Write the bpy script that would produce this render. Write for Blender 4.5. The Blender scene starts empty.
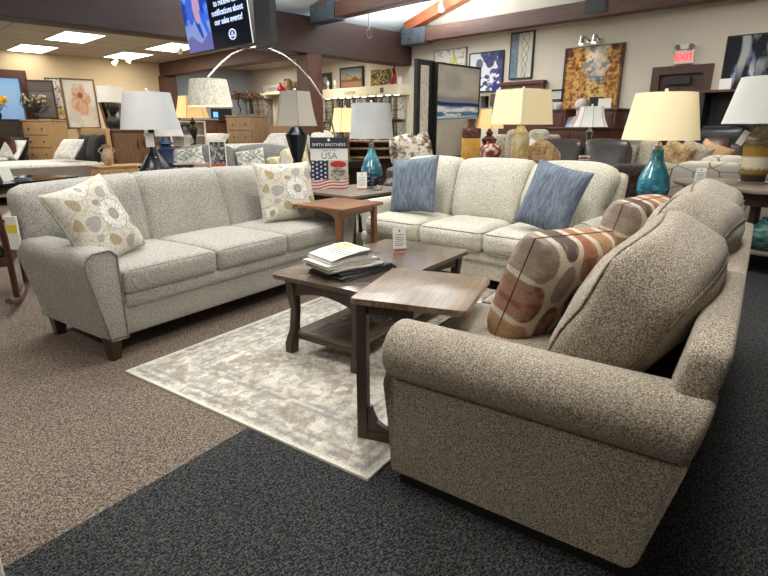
import bpy, bmesh, math, random
import numpy as np
from mathutils import Matrix, Vector, Euler
R=math.radians; PI=math.pi
random.seed(7)
C=bpy.context.scene.collection
sc=bpy.context.scene
H=1.27; FPX=532.0; TH=math.atan(160/532.)
ROOM=44.5      # heading of the camera from the room's x axis
FA=9.8         # the furniture group is turned a little in the room
# ------------------------------------------------------------ places
def P(x,y,w):
    """point of the room seen in direction x,y at distance w"""
    dx=(x-384)/FPX*w; dy=(288-y)/FPX*w
    fw=w*math.cos(TH)+dy*math.sin(TH); z=H-w*math.sin(TH)+dy*math.cos(TH)
    a=R(ROOM)
    return Vector((dx*math.sin(a)+fw*math.cos(a), -dx*math.cos(a)+fw*math.sin(a), z))
def G(x,y,z):
    p=P(x,y,1.0); t=(z-H)/(p.z-H); return Vector((p.x*t,p.y*t,z))
def PU(x,y,u):
    p=P(x,y,1.0); t=u/p.x; return Vector((u,p.y*t,H+(p.z-H)*t))
def PV(x,y,v):
    p=P(x,y,1.0); t=v/p.y; return Vector((p.x*t,v,H+(p.z-H)*t))
def F(u,v,z=0):
    c,s=math.cos(R(FA)),math.sin(R(FA)); return Vector((u*c-v*s,u*s+v*c,z))
# ------------------------------------------------------------ objects
def thing(name,label,cat,loc=(0,0,0),rotz=0,group=None):
    o=bpy.data.objects.new(name,None); o.empty_display_size=.1; C.objects.link(o)
    o.location=loc; o.rotation_euler=(0,0,R(rotz)); o['label']=label; o['category']=cat
    if group: o['group']=group
    return o
def obj(name,bm,m,parent=None,smooth=True,loc=None,rot=None,ang=40):
    me=bpy.data.meshes.new(name)
    if isinstance(bm,bmesh.types.BMesh):
        bmesh.ops.recalc_face_normals(bm,faces=bm.faces)
        bm.to_mesh(me); bm.free()
    else: me=bm
    me.materials.clear(); me.materials.append(m)
    if smooth:
        me.shade_smooth()
        try: me.set_sharp_from_angle(angle=R(ang))
        except Exception: pass
    o=bpy.data.objects.new(name,me); C.objects.link(o)
    if parent: o.parent=parent
    if loc is not None: o.location=loc
    if rot is not None: o.rotation_euler=tuple(R(a) for a in rot)
    return o
def tag(o,label,cat,group=None):
    o['label']=label; o['category']=cat
    if group: o['group']=group
    return o
def solo(name,bm,m,label,cat,loc=(0,0,0),rotz=0,group=None,smooth=True,rot=None):
    o=obj(name,bm,m,None,smooth); o.location=loc
    o.rotation_euler=tuple(R(a) for a in rot) if rot else (0,0,R(rotz))
    return tag(o,label,cat,group)
def struct(name,bm,m,smooth=False,parent=None):
    o=obj(name,bm,m,parent,smooth)
    if not parent: o['kind']='structure'
    return o
def dup(root,loc,rotz=None,label=None,group=None):
    r=root.copy(); C.objects.link(r); r.location=loc
    if rotz is not None: r.rotation_euler=(0,0,R(rotz))
    if label: r['label']=label
    if group: r['group']=group
    for ch in list(root.children):
        c=ch.copy(); C.objects.link(c); c.parent=r
        for g in list(ch.children):
            d=g.copy(); C.objects.link(d); d.parent=c
    return r
# ------------------------------------------------------------ meshes
def BM(): return bmesh.new()
def box(bm,x0,x1,y0,y1,z0,z1,bev=0,mat=None):
    vs=[bm.verts.new((x,y,z)) for x in (x0,x1) for y in (y0,y1) for z in (z0,z1)]
    fs=[(0,1,3,2),(4,6,7,5),(0,4,5,1),(2,3,7,6),(0,2,6,4),(1,5,7,3)]
    F_=[bm.faces.new([vs[i] for i in f]) for f in fs]
    if mat: bmesh.ops.transform(bm,matrix=mat,verts=vs)
    if bev>0:
        es=list({e for f in F_ for e in f.edges})
        bmesh.ops.bevel(bm,geom=es,offset=bev,segments=2,affect='EDGES',profile=.6)
def bx(*a,bev=0,mat=None):
    bm=BM(); box(bm,*a,bev=bev,mat=mat); return bm
def taper(bm,cx,cy,z0,z1,a0,b0,a1,b1,dx=0,dy=0,bev=0):
    """box from z0 to z1 with half sizes a0,b0 below and a1,b1 above"""
    vs=[]
    for z,a,b,ox,oy in ((z0,a0,b0,0,0),(z1,a1,b1,dx,dy)):
        vs+=[bm.verts.new((cx+ox+sx*a,cy+oy+sy*b,z)) for sx,sy in ((-1,-1),(1,-1),(1,1),(-1,1))]
    fs=[vs[0:4][::-1],vs[4:8]]+[[vs[i],vs[(i+1)%4],vs[4+(i+1)%4],vs[4+i]] for i in range(4)]
    F_=[bm.faces.new(f) for f in fs]
    if bev: bmesh.ops.bevel(bm,geom=list({e for f in F_ for e in f.edges}),offset=bev,segments=2,affect='EDGES')
def prism(bm,prof,y0,y1,axis='y',bev=0,seg=3):
    """closed outline (a,b) swept along an axis"""
    def v(a,b,t): return (a,t,b) if axis=='y' else ((t,a,b) if axis=='x' else (a,b,t))
    A=[bm.verts.new(v(a,b,y0)) for a,b in prof]; B=[bm.verts.new(v(a,b,y1)) for a,b in prof]
    n=len(prof); fa=bm.faces.new(A); fb=bm.faces.new(B[::-1])
    for i in range(n): bm.faces.new((A[i],B[i],B[(i+1)%n],A[(i+1)%n]))
    if bev: bmesh.ops.bevel(bm,geom=list(fa.edges)+list(fb.edges),offset=bev,segments=seg,affect='EDGES',profile=.5)
def lathe(bm,prof,seg=28,cx=0,cy=0,sx=1,sy=1,cap=True):
    rings=[]
    for r,z in prof:
        rings.append([bm.verts.new((cx+sx*r*math.cos(2*PI*i/seg),cy+sy*r*math.sin(2*PI*i/seg),z)) for i in range(seg)])
    for a,b in zip(rings,rings[1:]):
        for i in range(seg): bm.faces.new((a[i],a[(i+1)%seg],b[(i+1)%seg],b[i]))
    if cap:
        bm.faces.new(rings[0][::-1]); bm.faces.new(rings[-1])
def tube(bm,pts,r,seg=8,closed=False,rr=None):
    pts=[Vector(p) for p in pts]; n=len(pts); rings=[]
    up=Vector((0,0,1)); prev=None
    for i,p in enumerate(pts):
        if closed: t=pts[(i+1)%n]-pts[i-1]
        else: t=pts[min(i+1,n-1)]-pts[max(i-1,0)]
        t.normalize()
        if prev is None:
            a=t.cross(up)
            if a.length<.2: a=t.cross(Vector((1,0,0)))
            a.normalize()
        else:
            a=prev-t*prev.dot(t); a.normalize()
        prev=a; b=t.cross(a); q=rr[i] if rr else r
        rings.append([bm.verts.new(p+a*(q*math.cos(2*PI*k/seg))+b*(q*math.sin(2*PI*k/seg))) for k in range(seg)])
    for i in range(n if closed else n-1):
        A=rings[i];B=rings[(i+1)%n]
        off=0
        if closed and i==n-1:
            off=min(range(seg),key=lambda s:(A[0].co-B[s].co).length)
        for k in range(seg): bm.faces.new((A[k],A[(k+1)%seg],B[(k+1+off)%seg],B[(k+off)%seg]))
    if not closed:
        bm.faces.new(rings[0][::-1]); bm.faces.new(rings[-1])
def rbox(w,d,h,r=.04,n=(10,8,4),puff=(0,0,0),fn=None,cen=(0,0,0)):
    """soft box: rounded edges, faces that swell by puff"""
    hw=(w/2,d/2,h/2)
    def lin(k):
        hh=hw[k]; rr=min(r,hh*.98); c=[-1,-1+.35*rr/hh,-1+rr/hh]; m=n[k]
        mid=[-1+rr/hh+(2-2*rr/hh)*i/m for i in range(1,m)]
        return c+mid+[-x for x in c[::-1]]
    L=[lin(k) for k in range(3)]
    bm=BM(); cache={}
    rr=[min(r,hw[k]*.98) for k in range(3)]
    def vert(p):
        key=tuple(round(c,6) for c in p)
        if key in cache: return cache[key]
        q=Vector([p[k]*hw[k] for k in range(3)])
        core=Vector([max(-hw[k]+rr[k],min(hw[k]-rr[k],q[k])) for k in range(3)])
        dv=q-core
        e=Vector([dv[k]/rr[k] for k in range(3)])
        if e.length>0:
            mx=max(abs(c) for c in e)
            e=e/e.length if sum(1 for c in e if abs(c)>1e-6)>1 else e
            q=core+Vector([e[k]*rr[k] for k in range(3)])
        x,y,z=p
        q.x+=puff[0]*x*(1-y*y)*(1-z*z); q.y+=puff[1]*y*(1-x*x)*(1-z*z); q.z+=puff[2]*z*(1-x**4)*(1-y**4)
        if fn: q=Vector(fn(q,p))
        cache[key]=bm.verts.new(q+Vector(cen)); return cache[key]
    for k in range(3):
        a,b=(k+1)%3,(k+2)%3
        for s in (-1,1):
            for i in range(len(L[a])-1):
                for j in range(len(L[b])-1):
                    q=[]
                    for (ii,jj) in ((i,j),(i+1,j),(i+1,j+1),(i,j+1)):
                        p=[0,0,0]; p[k]=s; p[a]=L[a][ii]; p[b]=L[b][jj]; q.append(vert(p))
                    if s<0: q=q[::-1]
                    if len(set(q))==4: bm.faces.new(q)
    return bm
def rrect(w,d,r,z=0,n=5,cen=(0,0)):
    out=[]
    for sx,sy,a0 in ((1,1,0),(-1,1,90),(-1,-1,180),(1,-1,270)):
        for i in range(n+1):
            a=R(a0+90*i/n); out.append((cen[0]+sx*(w/2-r)+r*math.cos(a),cen[1]+sy*(d/2-r)+r*math.sin(a),z))
    # densify the straight runs
    res=[]
    for i,p in enumerate(out):
        q=out[(i+1)%len(out)]; res.append(p); L_=math.dist(p,q)
        if L_>.08:
            m=int(L_/.05)
            for k in range(1,m): res.append(tuple(p[c]+(q[c]-p[c])*k/m for c in range(3)))
    return res
# ------------------------------------------------------------ colour helpers
def s2l(c): return tuple((x/255/12.92 if x/255<=.04045 else ((x/255+.055)/1.055)**2.4) for x in c)
def c4(c): return (*s2l(c),1)
class NT:
    def __init__(s,name):
        s.m=bpy.data.materials.new(name); s.m.use_nodes=True; s.t=s.m.node_tree; s.n=s.t.nodes; s.b=s.n['Principled BSDF']
        s.co=None
    def new(s,t,**k):
        x=s.n.new(t)
        for a,b in k.items(): setattr(x,a,b)
        return x
    def link(s,a,b): s.t.links.new(a,b)
    def coord(s,scale=(1,1,1),rot=(0,0,0)):
        if not s.co: s.co=s.new('ShaderNodeTexCoord')
        mp=s.new('ShaderNodeMapping'); mp.inputs['Scale'].default_value=scale; mp.inputs['Rotation'].default_value=rot
        s.link(s.co.outputs['Object'],mp.inputs[0]); return mp.outputs[0]
    def noise(s,scale,detail=2,stretch=(1,1,1),rough=.5,rot=(0,0,0)):
        x=s.new('ShaderNodeTexNoise'); x.inputs['Scale'].default_value=scale; x.inputs['Detail'].default_value=detail; x.inputs['Roughness'].default_value=rough
        s.link(s.coord(stretch,rot),x.inputs['Vector']); return x.outputs['Fac']
    def ramp(s,f,stops):
        x=s.new('ShaderNodeValToRGB'); e=x.color_ramp.elements
        while len(e)<len(stops): e.new(.5)
        for a,(p,c) in zip(e,stops): a.position=p; a.color=c4(c)
        s.link(f,x.inputs[0]); return x.outputs[0]
    def mix(s,f,a,b,mode='MIX'):
        x=s.new('ShaderNodeMix',data_type='RGBA',blend_type=mode)
        if isinstance(f,(int,float)): x.inputs[0].default_value=f
        else: s.link(f,x.inputs[0])
        for i,v in ((6,a),(7,b)):
            if isinstance(v,tuple): x.inputs[i].default_value=c4(v)
            else: s.link(v,x.inputs[i])
        return x.outputs[2]
    def col(s,c):
        if isinstance(c,tuple): s.b.inputs['Base Color'].default_value=c4(c)
        else: s.link(c,s.b.inputs['Base Color'])
    def bump(s,h,st=.3,dist=.002):
        x=s.new('ShaderNodeBump'); x.inputs['Strength'].default_value=st; x.inputs['Distance'].default_value=dist
        s.link(h,x.inputs['Height']); s.link(x.outputs[0],s.b.inputs['Normal'])
    def rough(s,r,metal=0,spec=None):
        s.b.inputs['Roughness'].default_value=r; s.b.inputs['Metallic'].default_value=metal
        if spec is not None: s.b.inputs['Specular IOR Level'].default_value=spec
        return s.m
def plain(name,c,r=.5,metal=0,spec=None,var=8,sc_=6):
    t=NT(name); f=t.noise(sc_,3)
    t.col(t.ramp(f,[(.3,tuple(max(0,x-var) for x in c)),(.7,tuple(min(255,x+var) for x in c))])); return t.rough(r,metal,spec)
def emis(name,c,e,base=(230,230,225)):
    t=NT(name); t.col(base); t.b.inputs['Emission Color'].default_value=c4(c); t.b.inputs['Emission Strength'].default_value=e; return t.rough(.5)
def fabric(name,dark,mid,light,scale=130,st=.5,patch=.12,rough=.95):
    t=NT(name)
    a=t.noise(scale,2,(1,.35,.35)); b=t.noise(scale,2,(.35,1,1)); 
    m=t.new('ShaderNodeMath',operation='ADD'); t.link(a,m.inputs[0]); t.link(b,m.inputs[1])
    h=t.new('ShaderNodeMath',operation='MULTIPLY'); t.link(m.outputs[0],h.inputs[0]); h.inputs[1].default_value=.5
    c=t.ramp(h.outputs[0],[(.40,dark),(.5,mid),(.60,light)])
    p=t.ramp(t.noise(3,3),[(.3,(200,200,200)),(.7,(255,255,255))])
    t.col(t.mix(patch*3,c,p,'MULTIPLY')); t.bump(h.outputs[0],st*.6,.002)
    t.b.inputs['Sheen Weight'].default_value=.15
    return t.rough(rough,0,.2)
def wood(name,dark,light,scale=5,rough=.35,axis=0,spec=None,st=.08,planks=0):
    t=NT(name); s=[14,14,14]; s[axis]=1.0
    f=t.noise(scale,5,tuple(s),.6); c=t.ramp(f,[(.3,dark),(.7,light)])
    if planks:
        x=t.new('ShaderNodeTexVoronoi',voronoi_dimensions='1D'); 
        sp=t.new('ShaderNodeSeparateXYZ'); t.link(t.coord(),sp.inputs[0]); t.link(sp.outputs[1 if axis==0 else 0],x.inputs['W']); x.inputs['Scale'].default_value=planks
        k=t.new('ShaderNodeRGBToBW'); t.link(x.outputs['Color'],k.inputs[0])
        c=t.mix(.55,c,t.ramp(k.outputs[0],[(.2,(120,112,104)),(.8,(255,250,245))]),'MULTIPLY')
    t.col(c); t.bump(f,st,.002); return t.rough(rough,0,spec)
def attr_mat(name,rough=.8,em=0,fine=0,spec=.3):
    t=NT(name); a=t.new('ShaderNodeAttribute'); a.attribute_name='Col'; c=a.outputs['Color']
    if fine: c=t.mix(.5,c,t.ramp(t.noise(fine,2),[(.35,(175,175,175)),(.65,(255,255,255))]),'MULTIPLY')
    t.col(c)
    if em: t.link(c,t.b.inputs['Emission Color']); t.b.inputs['Emission Strength'].default_value=em
    return t.rough(rough,0,spec)
# ------------------------------------------------------------ pattern maths
def hsh(i,j,s):
    v=np.sin(i*127.1+j*311.7+s*74.7)*43758.5453; return v-np.floor(v)
def vn(x,y,s=0):
    i=np.floor(x);j=np.floor(y);a=x-i;b=y-j;a=a*a*(3-2*a);b=b*b*(3-2*b)
    return (hsh(i,j,s)*(1-a)+hsh(i+1,j,s)*a)*(1-b)+(hsh(i,j+1,s)*(1-a)+hsh(i+1,j+1,s)*a)*b
def fbm(x,y,s=0,o=4):
    r=0;a=.5
    for k in range(o): r=r+a*vn(x*2**k,y*2**k,s+k); a*=.5
    return r/(1-.5**o)
class Pic:
    def __init__(s,x,y,base): s.x,s.y=x,y; s.c=np.tile(np.array(s2l(base)),(len(x),1))
    def put(s,m,c,k=1.0):
        m=np.clip(np.asarray(m,float),0,1)*k; s.c=s.c*(1-m[:,None])+np.array(s2l(c))*m[:,None]
def step(v,e=.02): return np.clip(v/e+.5,0,1)
def setcol(me,cols):
    a=me.color_attributes.new('Col','FLOAT_COLOR','POINT')
    d=np.ones((len(me.vertices),4),dtype=np.float32); d[:,:3]=cols; a.data.foreach_set('color',d.ravel())
def panel(w,h,nx,ny,fn,thick=.004,name='panel'):
    """upright sheet in xz facing -y with a painted pattern; a,b run 0..1"""
    X=np.linspace(0,1,nx);Y=np.linspace(0,1,ny); a,b=np.meshgrid(X,Y); a=a.ravel();b=b.ravel()
    vf=[((p-.5)*w,0,q*h) for p,q in zip(a,b)]; vb=[((p-.5)*w,thick,q*h) for p,q in ((0,0),(1,0),(1,1),(0,1))]
    fs=[]
    for j in range(ny-1):
        for i in range(nx-1):
            k=j*nx+i; fs.append((k,k+1,k+nx+1,k+nx))
    N=len(vf); c=[0,nx-1,nx*ny-1,nx*(ny-1)]
    fs.append((N+3,N+2,N+1,N))
    ed=[list(range(0,nx)),[i*nx+nx-1 for i in range(ny)],list(range(nx*ny-1,nx*(ny-1)-1,-1)),[i*nx for i in range(ny-1,-1,-1)]]
    for k in range(4): fs.append(tuple(ed[k][::-1])+(N+k,N+(k+1)%4))
    me=bpy.data.meshes.new(name); me.from_pydata(vf+vb,[],fs); me.update()
    cols=fn(a,b); cols=np.vstack([cols,np.tile(cols[0],(4,1))]); setcol(me,cols); return me
def pillow(w,h,t,fn=None,n=40,sag=.035,pw=.55,name='cover',wr=.004,seed=1):
    """knife edge pillow in xy, front +z"""
    X=np.linspace(-1,1,n); a,b=np.meshgrid(X,X); a=a.ravel();b=b.ravel()
    # corners stay, sides are pulled in
    px=a*w/2*(1-sag*2*(1-b*b)*np.abs(a)); py=b*h/2*(1-sag*2*(1-a*a)*np.abs(b))
    th=t/2*((1-a**4)*(1-b**4))**pw*(.9+.1*vn(a*2+9,b*2,seed))+wr*(fbm(a*5,b*5,seed)-.5)*((1-a*a)*(1-b*b)>.01)
    th=np.maximum(th,0)
    edge=(np.abs(a)>.9999)|(np.abs(b)>.9999)
    vs=[tuple(p) for p in zip(px,py,np.where(edge,0,th))]; idx2={}
    N=n*n; k2=0; 
    for i in range(N):
        if edge[i]: idx2[i]=i
        else: idx2[i]=N+k2; k2+=1; vs.append((px[i],py[i],-th[i]*.9))
    fs=[]
    for j in range(n-1):
        for i in range(n-1):
            q=(j*n+i,j*n+i+1,(j+1)*n+i+1,(j+1)*n+i); fs.append(q); fs.append(tuple(idx2[z] for z in q[::-1]))
    me=bpy.data.meshes.new(name); me.from_pydata(vs,[],fs); me.update()
    if fn is not None:
        cf=fn(a,b); cb=[cf[i] for i in range(N) if not edge[i]]
        setcol(me,np.vstack([cf,np.array(cb)]))
    return me
def pillow_edge(w,h,sag=.035,m=24,r=.004):
    pts=[]
    for sx,sy,ex,ey in ((-1,-1,1,-1),(1,-1,1,1),(1,1,-1,1),(-1,1,-1,-1)):
        for i in range(m):
            a=sx+(ex-sx)*i/m; b=sy+(ey-sy)*i/m
            pts.append((a*w/2*(1-sag*2*(1-b*b)*abs(a)),b*h/2*(1-sag*2*(1-a*a)*abs(b)),0))
    bm=BM(); tube(bm,pts,r,6,True); return bm
def pose(o,loc,yaw,lean,roll=0):
    """pillow upright facing -y, leaning back by lean, rolled on its face, then turned by yaw"""
    o.matrix_world=Matrix.Translation(loc)@Matrix.Rotation(R(yaw),4,'Z')@Matrix.Rotation(R(90-lean),4,'X')@Matrix.Rotation(R(roll),4,'Z')
_txt={}
def text(name,s,size,m,parent=None,loc=(0,0,0),rot=(90,0,0),align='CENTER',ext=.001,bold=0):
    cu=bpy.data.curves.new('t','FONT'); cu.body=s; cu.size=size; cu.align_x=align; cu.extrude=ext; cu.offset=bold*size
    t=bpy.data.objects.new('t',cu); C.objects.link(t); bpy.context.view_layer.update()
    me=bpy.data.meshes.new_from_object(t.evaluated_get(bpy.context.evaluated_depsgraph_get())); bpy.data.objects.remove(t)
    me.name=name; me.materials.clear(); me.materials.append(m)
    o=bpy.data.objects.new(name,me); C.objects.link(o); o.parent=parent; o.location=loc; o.rotation_euler=tuple(R(a) for a in rot); return o
# ============================================================ materials
M={}
M['sofaA']=fabric('grey_tweed',(128,124,116),(164,160,151),(198,194,185),300)
M['sofaB']=fabric('cream_tweed',(160,154,136),(198,192,176),(224,220,206),240)
M['sofaC']=fabric('taupe_tweed',(92,82,70),(158,146,127),(216,205,187),520,.9)
M['weltA']=fabric('grey_welt',(104,101,96),(128,124,117),(150,146,139),150)
M['weltB']=fabric('cream_welt',(120,115,100),(150,146,132),(180,176,160),150)
M['weltC']=fabric('taupe_welt',(92,83,72),(122,111,97),(150,139,124),150)
M['blue']=fabric('slate_blue_stripe',(90,100,112),(112,122,136),(142,152,164),170)
M['greyf']=fabric('grey_wool',(100,97,93),(120,117,112),(142,138,132),120)
M['creamf']=fabric('cream_cloth',(205,196,176),(222,214,196),(236,230,214),60)
M['tanf']=fabric('tan_cloth',(150,138,118),(172,160,140),(190,180,160),60)
M['leather']=plain('dark_leather',(58,50,47),.38,var=8,sc_=14)
M['leather2']=plain('brown_leather',(86,70,62),.4,var=8,sc_=12)
M['black_leather']=plain('black_leather',(34,36,40),.35)
M['fur']=fabric('dark_brown_fur',(30,20,16),(48,34,27),(70,52,42),40,.8)
M['fur2']=fabric('tan_fur',(140,110,75),(175,145,105),(200,172,130),30,.8)
M['dark_leg']=wood('espresso_leg',(48,32,22),(78,54,38),5,.35,2)
M['ctable']=wood('smoked_walnut',(88,74,63),(130,114,100),7,.22,0,planks=9)  # paler than the legs: the top's reflected light is raised into its colour
M['ctleg']=wood('smoked_walnut_dark',(46,35,28),(72,57,46),7,.35,2)
M['etable']=wood('washed_walnut',(90,70,52),(160,134,107),6,.3,0,planks=14)
M['cherry']=wood('cherry_wood',(104,62,34),(146,96,56),5,.28,2,planks=0)
M['darkwood']=wood('dark_wood',(38,26,22),(58,42,36),5,.35,0)
M['beam']=wood('stained_beam',(44,25,20),(64,39,31),3,.55,0)
M['beamy']=wood('stained_beam_cross',(70,42,32),(100,64,49),3,.55,1)
M['beamz']=wood('stained_post',(66,36,25),(100,60,42),3,.45,2)
M['rafter']=wood('orange_rafter',(120,62,32),(165,92,52),3,.5,1)
M['oak']=wood('oak_wood',(170,134,92),(208,172,126),5,.45,2)
M['oakg']=wood('greyed_oak',(128,104,78),(165,138,106),5,.5,2)
M['rustic']=wood('rustic_wood',(78,56,36),(128,98,66),5,.6,2)
M['redwood']=wood('red_brown_wood',(62,34,24),(92,54,40),4,.4,2)
M['walnut']=wood('walnut_wood',(80,48,32),(110,72,50),4,.4,2)
M['greywood']=wood('grey_bed_wood',(122,115,106),(150,142,132),4,.5,0)
M['constop']=wood('grey_brown_top',(112,98,84),(142,128,112),6,.35,0)
M['door']=wood('door_wood',(54,32,22),(84,52,36),4,.4,2)
M['black']=plain('black_paint',(26,25,26),.45,var=4)
M['iron']=plain('black_iron',(20,23,32),.3,.1,var=6)
M['steel']=plain('steel_plate',(92,100,108),.45,.5)
M['chrome']=plain('brushed_steel',(190,184,174),.25,.9,var=4)
M['brass']=plain('aged_brass',(150,120,70),.35,.8)
M['white']=plain('white_paint',(228,226,220),.5,var=3)
M['paper']=plain('white_paper',(232,230,224),.7,var=4)
M['newsprint']=plain('newsprint',(196,192,182),.8,var=8,sc_=40)
M['news_dark']=plain('dark_printed_page',(62,66,70),.75,var=14,sc_=60)
M['yellow']=plain('yellow_print',(222,206,60),.7,var=8)
M['ink']=plain('grey_ink',(110,108,104),.7,var=4)
M['navy_ink']=plain('navy_ink',(38,42,64),.5,var=3)
M['redink']=plain('red_band',(168,84,66),.6,var=6)
M['glass']=None
t=NT('clear_glass'); t.col((235,240,238)); t.b.inputs['Transmission Weight'].default_value=.9; M['glass']=t.rough(.05)
M['shade_off']=plain('unlit_grey_shade',(196,196,196),.9,var=3)
M['shade_white']=plain('white_linen_shade',(222,220,212),.9,var=3)
M['shade_grey']=plain('grey_panel_shade',(158,150,140),.9,var=3)
def shade_lit(name,c,e,base=(235,225,200)):
    t=NT(name); t.col(base); t.b.inputs['Emission Color'].default_value=c4(c); t.b.inputs['Emission Strength'].default_value=e; return t.rough(.9)
M['lit_cream']=shade_lit('lit_cream_shade',(255,226,160),.24,(222,208,172))
M['lit_yellow']=shade_lit('lit_yellow_shade',(255,196,104),.55,(226,204,158))
M['wallR']=plain('greige_wall',(204,195,178),.85,var=3,sc_=1)
M['wallY']=plain('warm_yellow_wall',(218,196,158),.85,var=4,sc_=1)
M['wallB']=plain('blue_grey_wall',(158,166,172),.85,var=3,sc_=1)
M['vault']=plain('white_vault',(222,228,228),.9,var=3,sc_=1)
M['board']=plain('cream_board',(222,212,182),.8,var=3)
M['oakpull']=plain('dark_pull',(50,42,36),.4,.4,var=4)
M['matt']=fabric('mattress_white',(205,203,196),(222,220,212),(236,234,228),30,.2)
M['blackf']=fabric('black_cloth',(20,20,22),(30,30,33),(44,44,47),60)
M['amber']=plain('amber_glaze',(196,150,72),.2,var=14,sc_=10)
M['attr']=attr_mat('printed_cloth',.9,fine=160)
M['art']=attr_mat('painted_canvas',.75)
M['glaze']=attr_mat('glossy_glaze',.12,spec=.6)
M['screen']=attr_mat('lit_screen',.3,em=1.1)
# ============================================================ floor, walls, ceiling
def carpet(name,a,b,c,scale,herr):
    t=NT(name)
    f=t.noise(scale,2,(1,.45,1) if not herr else (1,.3,1),rot=(0,0,R(35))); g=t.noise(scale*.9,2,(.3,1,1),rot=(0,0,R(35)))
    x=t.new('ShaderNodeTexChecker'); x.inputs['Scale'].default_value=38 if herr else 60; x.inputs[1].default_value=(1,1,1,1);x.inputs[2].default_value=(0,0,0,1)
    t.link(t.coord(rot=(0,0,R(20))),x.inputs[0])
    m=t.new('ShaderNodeMix'); t.link(x.outputs['Fac'],m.inputs[0]); t.link(f,m.inputs[2]); t.link(g,m.inputs[3])
    col=t.ramp(m.outputs[0],[(.42,a),(.5,b),(.58,c)])
    big=t.ramp(t.noise(1.2,3),[(.3,(225,225,225)),(.7,(255,255,255))])
    t.col(t.mix(.6,col,big,'MULTIPLY')); t.bump(m.outputs[0],.6,.004); return t.rough(.97,0,.15)
M['carpet_brown']=carpet('brown_loop_carpet',(76,66,58),(111,98,87),(152,137,123),210,True)
M['carpet_dark']=carpet('charcoal_carpet',(26,26,27),(48,48,49),(86,86,85),190,False)
def quad(pts):
    bm=BM(); bm.faces.new([bm.verts.new(p) for p in pts]); return bm
def slab(pts,z0,z1):
    bm=BM(); prism(bm,pts,z0,z1,'z'); return bm
VB=1.68   # seam between the two carpets, in the furniture frame
def Fp(u,v): p=F(u,v); return (p.x,p.y)
struct('floor',slab([Fp(-6,VB),Fp(14,VB),Fp(14,17),Fp(-6,17)],-.1,0),M['carpet_brown'])
struct('floor',slab([Fp(-6,-6),Fp(14,-6),Fp(14,VB-.001),Fp(-6,VB-.001)],-.1,0),M['carpet_dark'])
UW=8.8; VW=13.9; ZC=2.8
# right wall with the opening for the door
dy0,dy1,dz=PU(713,65,UW).y,PU(655,69,UW).y,2.1
bm=BM(); box(bm,UW,UW+.2,-4,dy0,0,4.6); box(bm,UW,UW+.2,dy1,VW,0,4.6); box(bm,UW,UW+.2,dy0,dy1,dz,4.6)
struct('wall_right',bm,M['wallR'])
struct('wall_left',bx(-4.2,-4,-4,VW,0,4.6),M['wallR'])
struct('wall_front',bx(-4.2,UW+.2,-4.2,-4,0,4.6),M['wallR'])
# back wall: yellow part with the window, blue grey part
wx1=PV(25,90,VW).x; wz1=PV(10,76,VW).z-.02
bm=BM(); box(bm,-4,-.3,VW,VW+.2,0,ZC+.2); box(bm,wx1,6.3,VW,VW+.2,0,ZC+.2); box(bm,-.3,wx1,VW,VW+.2,0,.95); box(bm,-.3,wx1,VW,VW+.2,wz1,ZC+.2)
struct('wall_back',bm,M['wallY'])
struct('wall_back',bx(6.3,UW+.2,VW,VW+.2,0,ZC+.2),M['wallB'])
# window
w=thing('window_1','x','x'); del w['label'],w['category']; w['kind']='structure'; w.location=(0,0,0)
bm=BM(); t_=.07
box(bm,wx1-t_,wx1+.06,VW-.05,VW+.1,.85,wz1+.14); box(bm,-.3,wx1-t_,VW-.05,VW+.1,wz1-.02,wz1+.14); box(bm,-.3,wx1-t_,VW-.05,VW+.1,.85,.97)
obj('window_frame',bm,M['redwood'],w,False)
obj('pane',bx(-.3,wx1-t_,VW+.04,VW+.05,.97,wz1-.02),M['glass'],w,False)
# lower ceiling with tiles
t=NT('ceiling_tiles'); br=t.new('ShaderNodeTexBrick'); br.offset=0; br.inputs['Scale'].default_value=1; br.inputs['Brick Width'].default_value=1.2; br.inputs['Row Height'].default_value=.6
br.inputs['Mortar Size'].default_value=.018; br.inputs['Color1'].default_value=c4((188,178,162)); br.inputs['Color2'].default_value=c4((176,167,152)); br.inputs['Mortar'].default_value=c4((150,141,126))
t.link(t.coord(),br.inputs['Vector']); t.col(br.outputs['Color']); M['tiles']=t.rough(.9)
struct('ceiling',bx(-4,UW,8.2,VW,ZC,ZC+.1),M['tiles'])
# vaulted white ceiling, ridge along the room's x axis
VR=3.9; ZE=3.14; ZR=ZE+.31*(8.1-VR)
struct('ceiling',quad([(-5,8.1,ZE),(UW,8.1,ZE),(UW,VR,ZR),(-5,VR,ZR)]),M['vault'])
struct('ceiling',quad([(-5,VR,ZR),(UW,VR,ZR),(UW,-4,ZR-.31*(VR+4)),(-5,-4,ZR-.31*(VR+4))]),M['vault'])
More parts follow.
